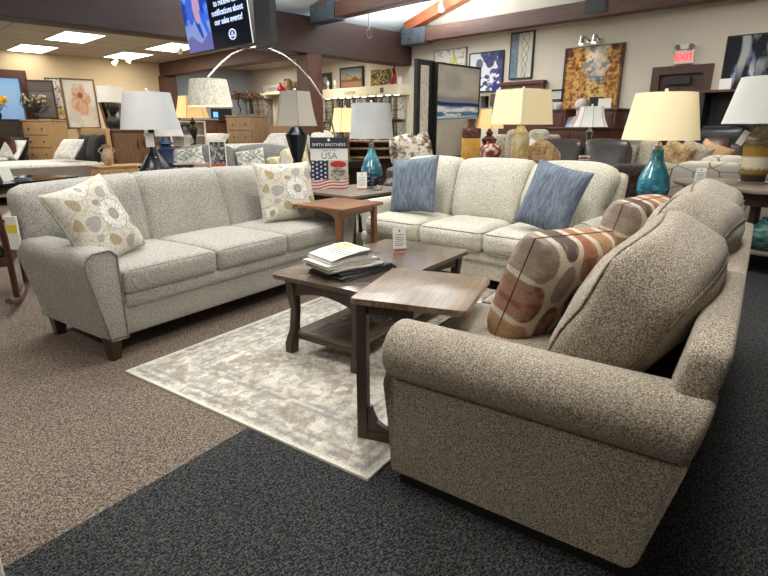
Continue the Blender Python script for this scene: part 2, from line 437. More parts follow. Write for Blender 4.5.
# beams
struct('trim_1',bx(-4,UW-.002,7.85,8.2,2.5,3.08,bev=.01),M['beam'])
struct('trim_2',bx(6.2,6.5,8.2,VW,2.5,ZC,bev=.01),M['beamy'])
struct('trim_3',bx(6.12,6.44,7.86,8.18,0,2.5,bev=.01),M['beamz'])
struct('trim_4',bx(6.15,6.47,VW-.32,VW-.001,0,2.5,bev=.01),M['beamz'])
def truss(u,n):
    z0=2.86 if n==5 else 2.98
    bm=BM(); box(bm,u-.1,u+.1,-3.5,7.84,z0,z0+.24,bev=.01)
    s=struct('trim_%d'%n,bm,M['beamy'])
    for sgn in (1,-1):
        y0=VR+sgn*3.86; bm=BM()
        prism(bm,[(y0,z0+.22),(y0,z0+.52-.3*0),(VR,ZR-.03),(VR,ZR-.36)] if sgn>0 else [(y0,z0+.22),(VR,ZR-.36),(VR,ZR-.03),(y0,z0+.5)],u-.09,u+.09,'x')
        o=obj('rafter',bm,M['rafter'],s,False)
    pl=obj('steel_plate',bx(u-.12,u+.12,7.2,7.82,z0-.02,z0+.26),M['steel'],s,False)
    for k in range(4):
        b=BM(); lathe(b,[(.018,0),(.018,.02)],8); obj('bolt',b,M['chrome'],pl,True,(u-.12,7.3+.14*k,z0+.06+.12*(k%2)),(0,-90,0))
    obj('king_plate',bx(u-.115,u+.115,VR-.16,VR+.16,z0+.05,z0+.4),M['black'],s,False)
    obj('king_post',bx(u-.08,u+.08,VR-.1,VR+.1,z0+.24,ZR-.3),M['beamy'],s,False)
truss(8.55,5); truss(6.3,6)
# door in the right wall
d=thing('door_1','x','x',(UW,0,0)); del d['label'],d['category']; d['kind']='structure'
bm=BM(); cw=.11
box(bm,-.04,.1,dy0-.02,dy0+cw-.02,0,dz-cw+.02); box(bm,-.04,.1,dy1-cw+.02,dy1+.02,0,dz-cw+.02); box(bm,-.04,.1,dy0-.02,dy1+.02,dz-cw+.02,dz+.02)
obj('door_frame',bm,M['door'],d,False)
a0,a1=dy0+cw,dy1-cw
lf=obj('door_leaf',bx(.03,.08,a0-.03,a1+.03,0,dz-cw+.03),M['door'],d,False)
m_=(a0+a1)/2
for (p,q) in ((a0+.08,m_-.05),(m_+.05,a1-.08)):
    for (r_,s_) in ((.2,.8),(.95,1.5),(1.62,dz-cw-.1)):
        obj('door_panel',bx(.015,.031,p,q,r_,s_,bev=.006),M['door'],lf,False)
obj('door_closer',bx(-.05,.03,a1-.4,a1-.08,dz-cw-.12,dz-cw-.03),M['black'],d,False)
bm=BM(); lathe(bm,[(.012,-.05),(.03,-.04),(.03,0)],12); obj('door_handle',bm,M['brass'],d,True,(.0,a0+.08,1.0),(0,90,0))
struct('baseboard_right',bx(UW-.015,UW,-4,dy0-.02,0,.12),M['redwood'])
struct('baseboard_right',bx(UW-.015,UW,dy1+.02,7.85,0,.12),M['redwood'])
# ============================================================ sofas
def piping_rect(w,d,z,r,rad=.006,cen=(0,0)):
    bm=BM(); tube(bm,rrect(w,d,r,z,5,cen),rad,6,True); return bm
def leg(parent,x,y,z1,m,a=.035,b=.022,dx=0,z0=0):
    bm=BM(); taper(bm,x+dx,y,z0,z1,b,b,a,a,dx=-dx,bev=.004); return obj('leg',bm,m,parent,False)
# ---- grey sofa on the left
A=thing('sofa','long pale grey tweed sofa with flared arms and tapered wooden legs, left side','sofa',F(2.49,3.27),FA)
bm=rbox(2.16,.74,.2,.02,(14,6,3),(0,.0,0)); bmesh.ops.translate(bm,verts=bm.verts,vec=(0,-.05,.22)); obj('base',bm,M['sofaA'],A)
bm=rbox(1.94,.12,.1,.03,(14,3,3),(0,.006,0)); bmesh.ops.translate(bm,verts=bm.verts,vec=(0,-.375,.325)); obj('front_rail',bm,M['sofaA'],A)
for k in (-1,0,1):
    f=lambda q,p:(q.x,q.y,q.z)
    bm=rbox(.645,.70,.15,.032,(10,10,4),(0,.008,.022)); bmesh.ops.translate(bm,verts=bm.verts,vec=(k*.648,-.10,.435)); c_=obj('seat_cushion',bm,M['sofaA'],A)
    obj('welt',piping_rect(.645-.02,.70-.02,.498,.045,.0045,(k*.648,-.10)),M['weltA'],c_)
    obj('welt',piping_rect(.645-.02,.70-.02,.374,.045,.0045,(k*.648,-.10)),M['weltA'],c_)
def armA(s):
    pr=[(.972,.12),(1.085,.12),(1.12,.30),(1.165,.52),(1.17,.575),(1.155,.615),(1.12,.638),(1.03,.642),(.995,.632),(.972,.60)]
    pr=[(s*a,b) for a,b in pr]
    if s<0: pr=pr[::-1]
    bm=BM(); y0,y1=-.44,.36; NY=8
    rows=[]
    for i in range(NY+1):
        y=y0+(y1-y0)*i/NY
        rows.append([bm.verts.new((a,(y if i>1 else y)+( -(.0)) + (-.09*max(0,(.4-b))*(1 if i==NY else 0)),b)) for a,b in pr])
    fa=bm.faces.new(rows[0]); fb=bm.faces.new(rows[-1][::-1])
    for r0,r1 in zip(rows,rows[1:]):
        for i in range(len(pr)): bm.faces.new((r0[i],r1[i],r1[(i+1)%len(pr)],r0[(i+1)%len(pr)]))
    ed=list(fa.edges); bmesh.ops.bevel(bm,geom=ed,offset=.018,segments=3,affect='EDGES',profile=.5)
    a_=obj('armrest',bm,M['sofaA'],A,ang=60)
    bm=BM(); pp=[(a*.995 if abs(a)>1 else a*1.012,y0-.002,b-(.008 if b>.6 else 0)) for a,b in pr if b>.12 or True]
    dense=[]
    for p,q in zip(pp,pp[1:]+pp[:1]):
        for k in range(4): dense.append(tuple(p[j]+(q[j]-p[j])*k/4 for j in range(3)))
    tube(bm,dense,.0045,6,True); obj('welt',bm,M['weltA'],a_)
armA(1); armA(-1)
def bkA(q,p):
    x,y,z=q; t=(z+.30)/.60
    crown=.035*math.cos(x/1.2*PI/2)*(1 if z>0 else 0)*max(0,z/.3)
    g=0
    if y<0:
        for s in (-.37,.37): g+=.034*math.exp(-((x-s-(.03 if s>0 else -.03)*-t)/.02)**2)
        g-=.03*math.cos(x*PI/.74)**2*(.5 if abs(x)<1.1 else .1)*(1-abs(z/.3)**2 if abs(z)<.3 else 0)
    xx=x*(1-.02*(1-t))
    return (xx,y+g+.16*t,z+crown)
bm=rbox(2.30,.2,.62,.099,(110,3,12),(0,0,0),bkA); bmesh.ops.translate(bm,verts=bm.verts,vec=(0,.255,.625)); b_=obj('backrest',bm,M['sofaA'],A)
bm=rbox(2.2,.10,.34,.02,(10,2,6)); bmesh.ops.translate(bm,verts=bm.verts,vec=(0,.32,.29)); obj('back_panel',bm,M['sofaA'],A)
for x,y in ((-1.06,-.40),(1.06,-.40),(-1.04,.28),(1.04,.28)): leg(A,x,y,.13,M['dark_leg'],.04,.028)
# floral pillows
def floral(a,b):
    p=Pic(a,b,(214,208,192))
    p.put(step(vn(a*3,b*3,3)-.6,.3)*.4,(200,192,176))
    def flower(cx,cy,r,n,petal,ring,core):
        dx=a-cx;dy=b-cy;rr=np.hypot(dx,dy)/r;th=np.arctan2(dy,dx)
        pet=np.abs(np.sin(th*n/2))**.5
        p.put(step(1-rr,.08),ring); p.put(step(pet-.35-.3*(rr>.93),.2)*step(.96-rr,.06)*step(rr-.34,.05),petal)
        p.put(step(.36-rr,.05),ring); p.put(step(.26-rr,.05)*step(np.sin(rr*55),.6),core)
    def leaf(cx,cy,r,ang,c,l):
        r=r*.88
        ca,sa=math.cos(ang),math.sin(ang); x=(a-cx)*ca+(b-cy)*sa; y=-(a-cx)*sa+(b-cy)*ca
        e=(x/r)**2+(y/(r*.62*(1.15-x/r*.35)))**2
        p.put(step(1-e,.25),l); p.put(step(.8-e,.2)*step(np.sin(x/r*16+np.abs(y)*30/ r*.3)+.5,.8),c)
    flower(.28,.02,.40,20,(236,232,224),(140,136,132),(200,195,186))
    flower(-.72,-.72,.24,14,(232,228,218),(150,140,124),(190,170,130))
    flower(-.15,.86,.22,12,(228,224,214),(150,146,140),(200,195,186)); flower(.88,-.9,.2,12,(232,228,220),(150,146,140),(200,195,186))
    leaf(-.42,.0,.27,.3,(176,172,166),(150,146,142)); leaf(-.62,.55,.2,2.2,(184,168,134),(150,134,104)); leaf(-.12,-.55,.22,-.5,(182,166,134),(148,132,102))
    leaf(.35,.62,.2,.8,(184,180,172),(148,144,138)); leaf(.78,.55,.2,1.6,(178,176,170),(150,148,142)); leaf(.35,-.72,.2,.6,(172,168,160),(146,140,132)); leaf(.78,-.38,.17,-1,(176,158,122),(140,124,92))
    leaf(-.82,.1,.16,1.3,(182,164,128),(146,130,98)); leaf(-.5,-.35,.14,.2,(186,182,172),(150,144,134)); leaf(.0,.42,.12,.2,(178,160,120),(142,124,90))
    for s in (1,2,3): p.put(step(.014-np.abs(b+.9-.55*s-.18*np.sin(a*4+s*2)),.012)*.55,(150,144,134))
    p.put(step(.012-np.abs(fbm(a*3.2,b*3.2,19,2)-.5),.01)*.5,(156,150,140)); p.put(step(fbm(a*16,b*16,23,2)-.70,.04)*.6,(168,160,146))
    return p.c
def add_pillow(mesh,edge,m,em,label,loc,yaw,lean,roll,cat='pillow',name='throw_pillow',group=None):
    o=obj(name,mesh,m); tag(o,label,cat,group); pose(o,loc,yaw,lean,roll)
    if edge is not None:
        e=obj('piping',edge,em,o)
    return o
fm=pillow(.50,.50,.17,floral,120,seed=3)
add_pillow(fm,pillow_edge(.50,.50,r=.003),M['attr'],M['creamf'],'cream pillow with grey flower print, tilted, at the left end of the grey sofa',(0,0,0),0,0,0)
pA=bpy.data.objects['throw_pillow']
pose(pA,F(1.60,3.17,.735),FA+20,24,10)
p2=pA.copy(); C.objects.link(p2); e2=pA.children[0].copy(); C.objects.link(e2); e2.parent=p2
p2['label']='cream pillow with grey flower print, upright, at the right end of the grey sofa'
pose(p2,F(3.22,3.22,.76),FA-22,20,0)
# ---- cream sofa at the back
B=thing('sofa','cream three-seat sofa with rolled arms and low skirted base, beyond the coffee table','sofa',F(4.33,1.97),FA-90-5)
bm=rbox(2.0,.80,.25,.02,(14,6,3)); bmesh.ops.translate(bm,verts=bm.verts,vec=(0,-.02,.215)); obj('base',bm,M['sofaB'],B)
bm=rbox(2.02,.06,.10,.025,(14,3,3),(0,.006,0)); bmesh.ops.translate(bm,verts=bm.verts,vec=(0,-.425,.285)); obj('front_rail',bm,M['sofaB'],B)
for k in (-1,0,1):
    bm=rbox(.612,.78,.17,.05,(10,10,4),(0,.02,.03)); bmesh.ops.translate(bm,verts=bm.verts,vec=(k*.615,-.12,.405)); c_=obj('seat_cushion',bm,M['sofaB'],B)
    obj('welt',piping_rect(.592,.76,.476,.05,.0045,(k*.615,-.12)),M['weltB'],c_); obj('welt',piping_rect(.592,.76,.336,.05,.0045,(k*.615,-.12)),M['weltB'],c_)
def arm_roll(s,m,parent,xi,y0,y1,zc,r,out,z0,wm=None):
    """rolled arm: inner face at xi, roll of radius r whose centre is out beyond xi"""
    pr=[(xi,z0),(xi+out+.01,z0),(xi+out+.01,zc-r*.75)]
    for k in range(13):
        a=R(-55+ (235)*k/12); pr.append((xi+out-.02+r*math.cos(a),zc+r*math.sin(a)))
    pr.append((xi,zc-.04))
    pr=[(s*a,b) for a,b in pr]
    if s<0: pr=pr[::-1]
    bm=BM(); prism(bm,pr,y0,y1,'y',bev=.02)
    o=obj('armrest',bm,m,parent,ang=50)
    if wm:
        bm=BM(); d=[]
        for p,q in zip(pr,pr[1:]+pr[:1]):
            for k in range(3): d.append((p[0]+(q[0]-p[0])*k/3,y0+.012,p[1]+(q[1]-p[1])*k/3))
        tube(bm,d,.005,6,True); obj('welt',bm,wm,o)
    return o
for s in (-1,1): arm_roll(s,M['sofaB'],B,.93,-.36,.34,.525,.095,.12,.09,M['weltB'])
def bkB(q,p):
    x,y,z=q; return (x,y+.18*(z+.3)/.6+.02*(z/.3)**2*(1 if z>0 else 0),z)
bm=rbox(2.14,.14,.64,.06,(20,3,10),(0,0,0),bkB); bmesh.ops.translate(bm,verts=bm.verts,vec=(0,.29,.60)); obj('back_frame',bm,M['sofaB'],B)
for k in (-1,0,1):
    def cb(q,p,k=k):
        x,y,z=q; x2=x*(1+.03*z/.25)+ (.05*k*max(0,z)/.25)
        return (x2,y+.16*(z+.25)/.5+.03*(z/.25)**2,z-(.07 if k*x>0 else .0)*abs(k)*(abs(x/.33))**3*(z>0)-.012*(abs(x/.33))**3*(z>0))
    bm=rbox(.675,.24,.53,.06,(12,5,10),(0.0,.03,.012),cb); bmesh.ops.translate(bm,verts=bm.verts,vec=(k*.665,.10,.735)); c_=obj('back_cushion',bm,M['sofaB'],B)
for x,y in ((-.95,-.36),(.95,-.36),(-.95,.3),(.95,.3)): leg(B,x,y,.1,M['dark_leg'],.035,.028)
def blue(a,b):
    p=Pic(a,b,(112,123,138)); f=fbm(a*38,b*4,5,3); p.put(step(f-.55,.15),(142,152,164),.6); p.put(step(.42-f,.15),(86,98,114),.6); return p.c
bmh=pillow(.50,.50,.17,blue,100,seed=8)
q1=add_pillow(bmh,pillow_edge(.5,.5,r=.006),M['attr'],M['blue'],'slate blue streaked pillow, upright, at the left end of the cream sofa',F(4.21,2.585,.77),FA-95,14,6,)
q2=q1.copy(); C.objects.link(q2); e2=q1.children[0].copy(); C.objects.link(e2); e2.parent=q2
q2['label']='slate blue streaked pillow, tipped to one side, at the right end of the cream sofa'
pose(q2,F(4.00,1.245,.77),FA-96,20,-12); q2.scale=(.88,1,1)
# ---- taupe sofa in front right
S=thing('sofa','taupe tweed three-seat sofa with fat rolled arm, nearest, seen from its end','sofa',F(2.49,.5),FA+180)
bm=rbox(2.08,.80,.32,.02,(10,6,3)); bmesh.ops.translate(bm,verts=bm.verts,vec=(0,-.03,.22)); obj('base',bm,M['sofaC'],S)
for k in (-1,0,1):
    bm=rbox(.60,.76,.17,.05,(10,10,4),(0,.02,.02)); bmesh.ops.translate(bm,verts=bm.verts,vec=(k*.603,-.11,.42)); c_=obj('seat_cushion',bm,M['sofaC'],S)
    obj('welt',piping_rect(.58,.74,.493,.05,.005,(k*.603,-.11)),M['weltC'],c_)
def armC(s):
    sec=[]
    xi=.92; zc=.52; r=.108; xo=1.015
    pr=[(xi,.045),(1.065,.045),(1.065,zc-r*.80)]
    for k in range(17):
        a=R(-50+230*k/16); pr.append((xo+r*math.cos(a),zc+r*math.sin(a)))
    pr.append((xi,zc-.06))
    pr=[(s*a,b) for a,b in pr]
    if s<0: pr=pr[::-1]
    bm=BM(); prism(bm,pr,-.47,.395,'y',bev=.03,seg=4)
    for v in bm.verts:
        if v.co.y>.2: v.co.y+=.115*(v.co.z-.06)/.55
    o=obj('armrest',bm,M['sofaC'],S,ang=55)
    bm=BM(); tube(bm,[(s*1.072,-.43+.88*k/20,zc-r*.80-.004) for k in range(21)],.004,6); obj('welt',bm,M['weltC'],o)
armC(1); armC(-1)
def bkC(q,p):
    x,y,z=q; t=(z+.35)/.7
    e=max(0,abs(x)-.9)/.16; return (x,y+.13*t,z+.015*math.cos(x*1.4)-(.05*e*e if z>0 else 0))
bm=rbox(2.11,.10,.72,.028,(20,3,12),(0,0,0),bkC); bmesh.ops.translate(bm,verts=bm.verts,vec=(0,.345,.425)); obj('back_frame',bm,M['sofaC'],S)
for k,(cx,cy,cz,ax,ay,az) in enumerate(((.60,.235,.715,-30,5,-5),(-.05,.27,.74,-24,-2,-3),(-.68,.27,.745,-22,0,0))):
    def cc(q,p,k=k):
        x,y,z=q; n_=.025*math.sin(x*9+k*2+z*5)+.014*math.sin(z*17+k)+.011*math.sin(x*23-z*14+k*3)*math.sin(z*9+1)
        return (x*(1-.04*(z>0)*z/.26),y+n_*(.5 if y<0 else .2),z-.045*abs(x/.33)**3*(z>0)+.02*math.cos(x*4+k))
    bm=rbox(.64,.25,.47,.05,(22,7,20),(.02,.05,.03),cc)
    rot=Euler((R(ax),R(ay),R(az))).to_matrix().to_4x4()
    bmesh.ops.transform(bm,matrix=Matrix.Translation((cx,cy,cz))@rot,verts=bm.verts); c_=obj('back_cushion',bm,M['sofaC'],S)
    for yy in (-.113,.113):
        pts=rrect(.615,.445,.06,0,5); q=[]
        for (x,z,_) in pts:
            t=cc(Vector((x,yy,z)),None); q.append(Matrix.Translation((cx,cy,cz))@rot@Vector((t[0],t[1],t[2])))
        bm=BM(); tube(bm,q,.0045,6,True); obj('welt',bm,M['weltC'],c_)
bm=bx(-1.0,1.0,-.40,-.37,0,.045); box(bm,-1.055,-1.0,-.42,.40,0,.045); box(bm,1.0,1.055,-.42,.40,0,.045); box(bm,-1,1,.36,.39,0,.045); obj('plinth',bm,M['black'],S,False)
def ovals(a,b):
    p=Pic(a,b,(212,200,180)); cols=[(132,70,48),(84,64,60),(168,122,84),(146,130,120),(160,96,64)]
    for i in range(5):
        cx=-.92+.46*i
        for j in range(-2,3):
            cy=j*.80+(.40 if i%2 else 0)-.1; e=((a-cx)/.20)**2+((b-cy)/.37)**2; c=cols[(i*2+j*3+7)%5]
            p.put(step(1-e+.10*(fbm(a*9,b*9,2)-.5),.10),c,.92)
            p.put(step(1-e,.12)*step(fbm(a*9,b*9,i+j)-.56,.12),(190,168,142),.35)
    return p.c
om=pillow(.50,.42,.24,ovals,130,sag=.0,pw=.30,wr=.012,seed=5)
o1=add_pillow(om,pillow_edge(.50,.42,0,r=.0025),M['attr'],M['walnut'],'plump pillow with rust and plum oval print, nearest end of the taupe sofa',(0,0,0),0,0,0)
pose(o1,F(2.0,.585,.695),FA+180-18,18,4)
o2=o1.copy(); C.objects.link(o2); e2=o1.children[0].copy(); C.objects.link(e2); e2.parent=o2
o2['label']='plump pillow with rust and plum oval print, far end of the taupe sofa'
pose(o2,F(3.00,.50,.72),FA+180-14,14,0)
# ============================================================ rug and tables
def rugfn(a,b):
    p=Pic(a,b,(212,205,191)); x=a*34;y=b*22
    f=fbm(x*.55,y*.9,1,4); p.put(step(f-.56,.12),(186,172,150),.35)
    g=fbm(x*2,y*1.2,7,4); p.put(step(g-.56,.1),(182,176,164),.35); p.put(step(.42-g,.12),(228,222,210),.7)
    # worn medallions
    mx=np.abs(np.mod(a*6,1)-.5); my=np.abs(np.mod(b*4,1)-.5); d=mx+my
    w=step(fbm(x*.8,y*.8,11)-.47,.12)
    p.put(step(.03-np.abs(d-.36),.03)*w,(166,156,140),.6); p.put(step(.12-d,.06)*w,(150,134,112),.6)
    p.put(step(fbm(x*.42,y*.42,21,3)-.63,.06)*step(fbm(x*2.6,y*2.6,25,3)-.47,.08),(150,134,112),.65); p.put(step(fbm(x*2.4,y*3,61,3)-.60,.05),(148,142,134),.55); p.put(step(.018-np.abs(fbm(x*.5,y*.5,71,3)-.5),.015)*step(fbm(x*2,y*2,73)-.45,.1),(150,144,136),.55)
    e=np.minimum(np.minimum(a,1-a)*2.55,np.minimum(b,1-b)*1.63)
    for q,wd in ((.05,.012),(.10,.01),(.26,.012),(.30,.008)): p.put(step(wd-np.abs(e-q),.01)*step(fbm(x*2,y*2,31)-.4,.2),(128,128,128),.6)
    p.put(step(.09-np.abs(e-.18),.02)*step(fbm(x*1.6,y*3,41)-.52,.1),(158,154,146),.5)
    p.put(step(.018-e,.01),(226,220,204))
    return p.c
X=np.linspace(0,1,300);Y=np.linspace(0,1,200); a,b=np.meshgrid(X,Y); a=a.ravel();b=b.ravel()
LX,LY=2.55,1.63
vs=[((p-.5)*LX,(q-.5)*LY,.010+.0015*h) for p,q,h in zip(a,b,fbm(a*40,b*30,3))]; N=len(vs)
nx,ny=300,200
fs=[(j*nx+i,j*nx+i+1,(j+1)*nx+i+1,(j+1)*nx+i) for j in range(ny-1) for i in range(nx-1)]
edge=list(range(0,nx))+[i*nx+nx-1 for i in range(1,ny)]+list(range(nx*ny-2,nx*(ny-1)-1,-1))+[i*nx for i in range(ny-2,0,-1)]
low=[(vs[i][0]*1.001,vs[i][1]*1.001,.0005) for i in edge]; k=len(edge)
fs+=[(edge[i],N+i,N+(i+1)%k,edge[(i+1)%k]) for i in range(k)]; fs.append(tuple(N+i for i in range(k))[::-1])
me=bpy.data.meshes.new('area_rug'); me.from_pydata(vs+low,[],fs); me.update()
cf=rugfn(a,b); setcol(me,np.vstack([cf,cf[edge]]))
M['rug']=attr_mat('woven_rug',.95,fine=120)
o=obj('area_rug',me,M['rug']); tag(o,'cream and grey worn medallion rug under the coffee table','rug'); o.location=F(1.365+LX/2,1.02+LY/2,0); o.rotation_euler=(0,0,R(FA))
# coffee table
T=thing('coffee_table','dark walnut coffee table with curved legs and lower shelf, holding newspapers','table',F(2.655,1.88,.012),FA)
def rounded_top(w,d,z0,z1,r=.03,bev=.008):
    bm=BM(); pts=[(x,y) for x,y,_ in rrect(w,d,r,0,5)]
    prism(bm,pts,z0,z1,'z',bev=bev); return bm
obj('tabletop',rounded_top(1.22,.68,.435,.460,.05),M['ctable'],T)
def sabre(sx,sy):
    bm=BM(); prof=[(0,.03,.028),(.06,.032,.028),(.14,.024,.024),(.26,.020,.026),(.36,.028,.03),(.435,.034,.034)]
    off=[.028,.026,.008,.0,.006,.008]; vs=None
    for (z,a,b),o_ in zip(prof,off):
        ring=[bm.verts.new((sx*(.555+o_)+i*a,-.03+sy*(.225+o_*.6)+j*b,z)) for i,j in ((-1,-1),(1,-1),(1,1),(-1,1))]
        if vs:
            for k in range(4): bm.faces.new((vs[k],vs[(k+1)%4],ring[(k+1)%4],ring[k]))
        else: bm.faces.new(ring[::-1])
        vs=ring
    bm.faces.new(vs)
    bmesh.ops.bevel(bm,geom=[e for e in bm.edges if abs(e.verts[0].co.z-e.verts[1].co.z)>.02],offset=.006,segments=2,affect='EDGES'); return bm
for sx in (-1,1):
    for sy in (-1,1): obj('leg',sabre(sx,sy),M['ctleg'],T)
def arched(L,z0,z1,rise,n=12):
    return [(-L/2,z1),(-L/2,z0)]+[(-L/2+L*i/n,z0+rise*math.sin(PI*i/n)) for i in range(1,n)]+[(L/2,z0),(L/2,z1)]
for s in (-1,1):
    bm=BM(); prism(bm,arched(1.02,.355,.435,.03),s*.27-.01,s*.27+.01,'y'); bmesh.ops.translate(bm,verts=bm.verts,vec=(0,-.03-s*.03,0)); obj('apron',bm,M['ctleg'],T,False)
    bm=BM(); prism(bm,arched(.42,.345,.435,.035),s*.57-.01,s*.57+.01,'x'); bmesh.ops.translate(bm,verts=bm.verts,vec=(0,-.03,0)); obj('apron',bm,M['ctleg'],T,False)
obj('shelf',bx(-.57,.57,-.25,.19,.115,.135,bev=.004),M['ctable'],T,False)
for s in (-1,1): obj('shelf_rail',bx(s*.56-.012,s*.56+.012,-.25,.19,.085,.116,bev=.003),M['ctleg'],T,False)
# C shaped table over the taupe seat
E_=thing('side_table','C-shaped washed walnut side table sliding over the nearest arm of the taupe sofa','table',F(1.845,1.07,.012),FA+14)
obj('tabletop',rounded_top(.50,.46,.600,.624,.012,.006),M['etable'],E_)
for s in (-1,1):
    pass
obj('post',bx(-.235,-.195,.17,.215,.0,.60,bev=.004),M['ctleg'],E_,False)
obj('post',bx(.195,.235,.17,.215,.0,.60,bev=.004),M['ctleg'],E_,False)
obj('apron',bx(-.195,.195,.185,.203,.535,.60,bev=.002),M['ctleg'],E_,False)
for s in (-1,1):
    obj('apron',bx(s*.215-.01,s*.215+.01,-.02,.17,.555,.60,bev=.002),M['ctleg'],E_,False)
    obj('foot',bx(s*.215-.02,s*.215+.02,-.02,.17,.0,.035,bev=.004),M['ctleg'],E_,False)
    bm=BM(); prism(bm,[(.17,.035),(.17,.15),(.155,.15),(.148,.12),(.13,.085),(.10,.065),(.05,.05),(.03,.035)][::-1],s*.215-.012,s*.215+.012,'x'); obj('bracket',bm,M['ctleg'],E_,False)
# cherry C table by the grey sofa
Q=thing('side_table','small cherry wood C-shaped side table in front of the right end of the grey sofa','table',F(3.44,2.84),FA)
obj('tabletop',rounded_top(.54,.54,.650,.672,.01,.005),M['cherry'],Q)
for s in (-1,1):
    obj('leg',bx(s*.235-.022,s*.235+.022,-.21,-.17,.0,.650,bev=.004),M['cherry'],Q,False)
    obj('foot',bx(s*.235-.022,s*.235+.022,-.17,.12,.0,.035,bev=.004),M['cherry'],Q,False)
    bm=BM(); prism(bm,[(-.17,.650),(-.17,.57),(-.14,.60),(-.10,.62),(-.03,.63),(-.03,.650)][::-1],s*.235-.012,s*.235+.012,'x'); obj('bracket',bm,M['cherry'],Q,False)
obj('apron',bx(-.213,.213,-.20,-.18,.597,.650,bev=.002),M['cherry'],Q,False)
obj('stretcher',bx(-.213,.213,-.20,-.18,.06,.10,bev=.002),M['cherry'],Q,False)
# newspapers
def sheet_stack(w,d,h,n,seed,curl=0,top=False):
    """folded sheets, each bending round the fold on +x, edges a little out of line"""
    bm=BM(); rnd=random.Random(seed)
    for k in range(n):
        z=h*k/n; off=rnd.uniform(-.014,.014); t=h/n*.45; t2=h/n*.8; L=w/2; rr=max(.006,h*.5)
        def lift(x): return curl*max(0,(x/L))**3+.004*math.sin(x*30+seed)*(k/n)
        xs=[-L+off+(2*L-rr-off)*i/10 for i in range(11)]
        lo=[(x,z+lift(x)) for x in xs]; hi=[(x-.004*rnd.random(),z+t2+lift(x)) for x in xs]
        prism(bm,(lo+hi[::-1])[::-1],-d/2+rnd.uniform(0,.016),d/2-rnd.uniform(0,.016),'y')
    # the fold itself
    pr=[(w/2-rr+rr*math.cos(R(-90+180*i/8)),h/2+curl*.9+h/2*math.sin(R(-90+180*i/8))) for i in range(9)]
    inn=[(w/2-rr+(rr-.003)*math.cos(R(-90+180*i/8))-.001,h/2+curl*.9+(h/2-.002)*math.sin(R(-90+180*i/8))) for i in range(9)]
    prism(bm,(pr+inn[::-1]),-d/2,d/2,'y')
    return bm
zt=.4725
def paper(label,m,w,d,h,n,loc,rz,seed,curl=0):
    o=obj('newspaper',sheet_stack(w,d,h,n,seed,curl),m); tag(o,label,'newspaper','newspapers stacked on the coffee table')
    o.location=loc; o.rotation_euler=(0,0,R(rz)); return o
a0=FA-12
paper('dark printed newspaper at the bottom of the stack, its edge sticking out to the right',M['news_dark'],.42,.30,.020,6,F(2.375,1.86,zt),a0+4,1,.0)
paper('dark printed newspaper second from the bottom of the stack',M['news_dark'],.38,.29,.018,5,F(2.372,1.865,zt+.021),a0-1,2)
paper('pale newspaper third from the bottom of the stack',M['newsprint'],.36,.30,.022,7,F(2.325,1.885,zt+.041),a0-7,3)
paper('pale newspaper just under the top one of the stack',M['newsprint'],.35,.28,.020,6,F(2.31,1.895,zt+.065),a0-4,4)
pt=thing('newspaper','folded white newspaper with yellow patch, topmost of the stack on the coffee table','newspaper',F(2.325,1.90,zt+.087),a0-6,'newspapers stacked on the coffee table')
bm=BM()
for k in range(5):
    r=.026-.004*k; W=.13; ys=rr_=0
    pr=[(-W-.03+.006*k,.001+.0*k+.026-r)]+[(W-.03+r*math.cos(R(-90+180*i/10)),.026+r*math.sin(R(-90+180*i/10))) for i in range(11)]+[(W-.10,.026+r-.001),(0,.026+r-.007),(-W*.6,.022+r*.5),(-W-.02+.004*k,.012+r*.25)]
    th=.0014; n_=len(pr); out=list(pr)
    for i in range(n_-1,-1,-1):
        x,z=pr[i]; 
        if 1<=i<=11:
            aa=R(-90+180*(i-1)/10); out.append((x-th*math.cos(aa),z-th*math.sin(aa)))
        else: out.append((x,z+(th if i==0 else -th)))
    prism(bm,out,-.13+.004*k,.13-.003*k,'y')
obj('folded_pages',bm,M['paper'],pt,ang=60)
bm=BM(); top_=[(.03,.0455),(.09,.0525),(.10,.0526)]; prism(bm,[(.0,.0475),(.09,.0530),(.09,.0536),(.0,.0481)],-.02,.11,'y'); obj('yellow_print',bm,M['yellow'],pt,False)
for k in range(6):
    bm=BM(); prism(bm,[(-.08,.0355),(-.01,.0468),(-.01,.0472),(-.08,.0359)],-.11+.035*k,-.10+.035*k,'y'); obj('text_column',bm,M['ink'],pt,False)
# price cards
def card(label,loc,rz,w=.075,h=.15,group=None,lean=8,loc_z=None):
    t=thing('price_card',label,'price card',loc,rz,group)
    bm=bx(-w/2,w/2,-.002,.002,0,h); bmesh.ops.rotate(bm,verts=bm.verts,matrix=Matrix.Rotation(R(-lean),3,'X'),cent=(0,0,0)); obj('card',bm,M['paper'],t,False)
    def bar(x0,x1,z0,z1,m,nm):
        b=bx(x0,x1,-.0035,-.0021,z0,z1); bmesh.ops.rotate(b,verts=b.verts,matrix=Matrix.Rotation(R(-lean),3,'X'),cent=(0,0,0)); obj(nm,b,m,t,False)
    bar(-w/2,w/2,.008,.026,M['redink'],'red_band'); bar(-.004,.004,h*.83,h*.92,M['navy_ink'],'emblem')
    for i,k in enumerate((.72,.62,.54,.46,.36,.29)): bar(-w*.36,w*(.36-.1*(i%2)),h*k-.002,h*k+.002,M['ink'],'text_line')
    obj('base',bx(-w/2,w/2,-.004,.03,0,.003),M['glass'],t,False)
    return t
card('white price card with red band standing on the coffee table',G(400,252.5,.4725),FA-38,.09,.165)
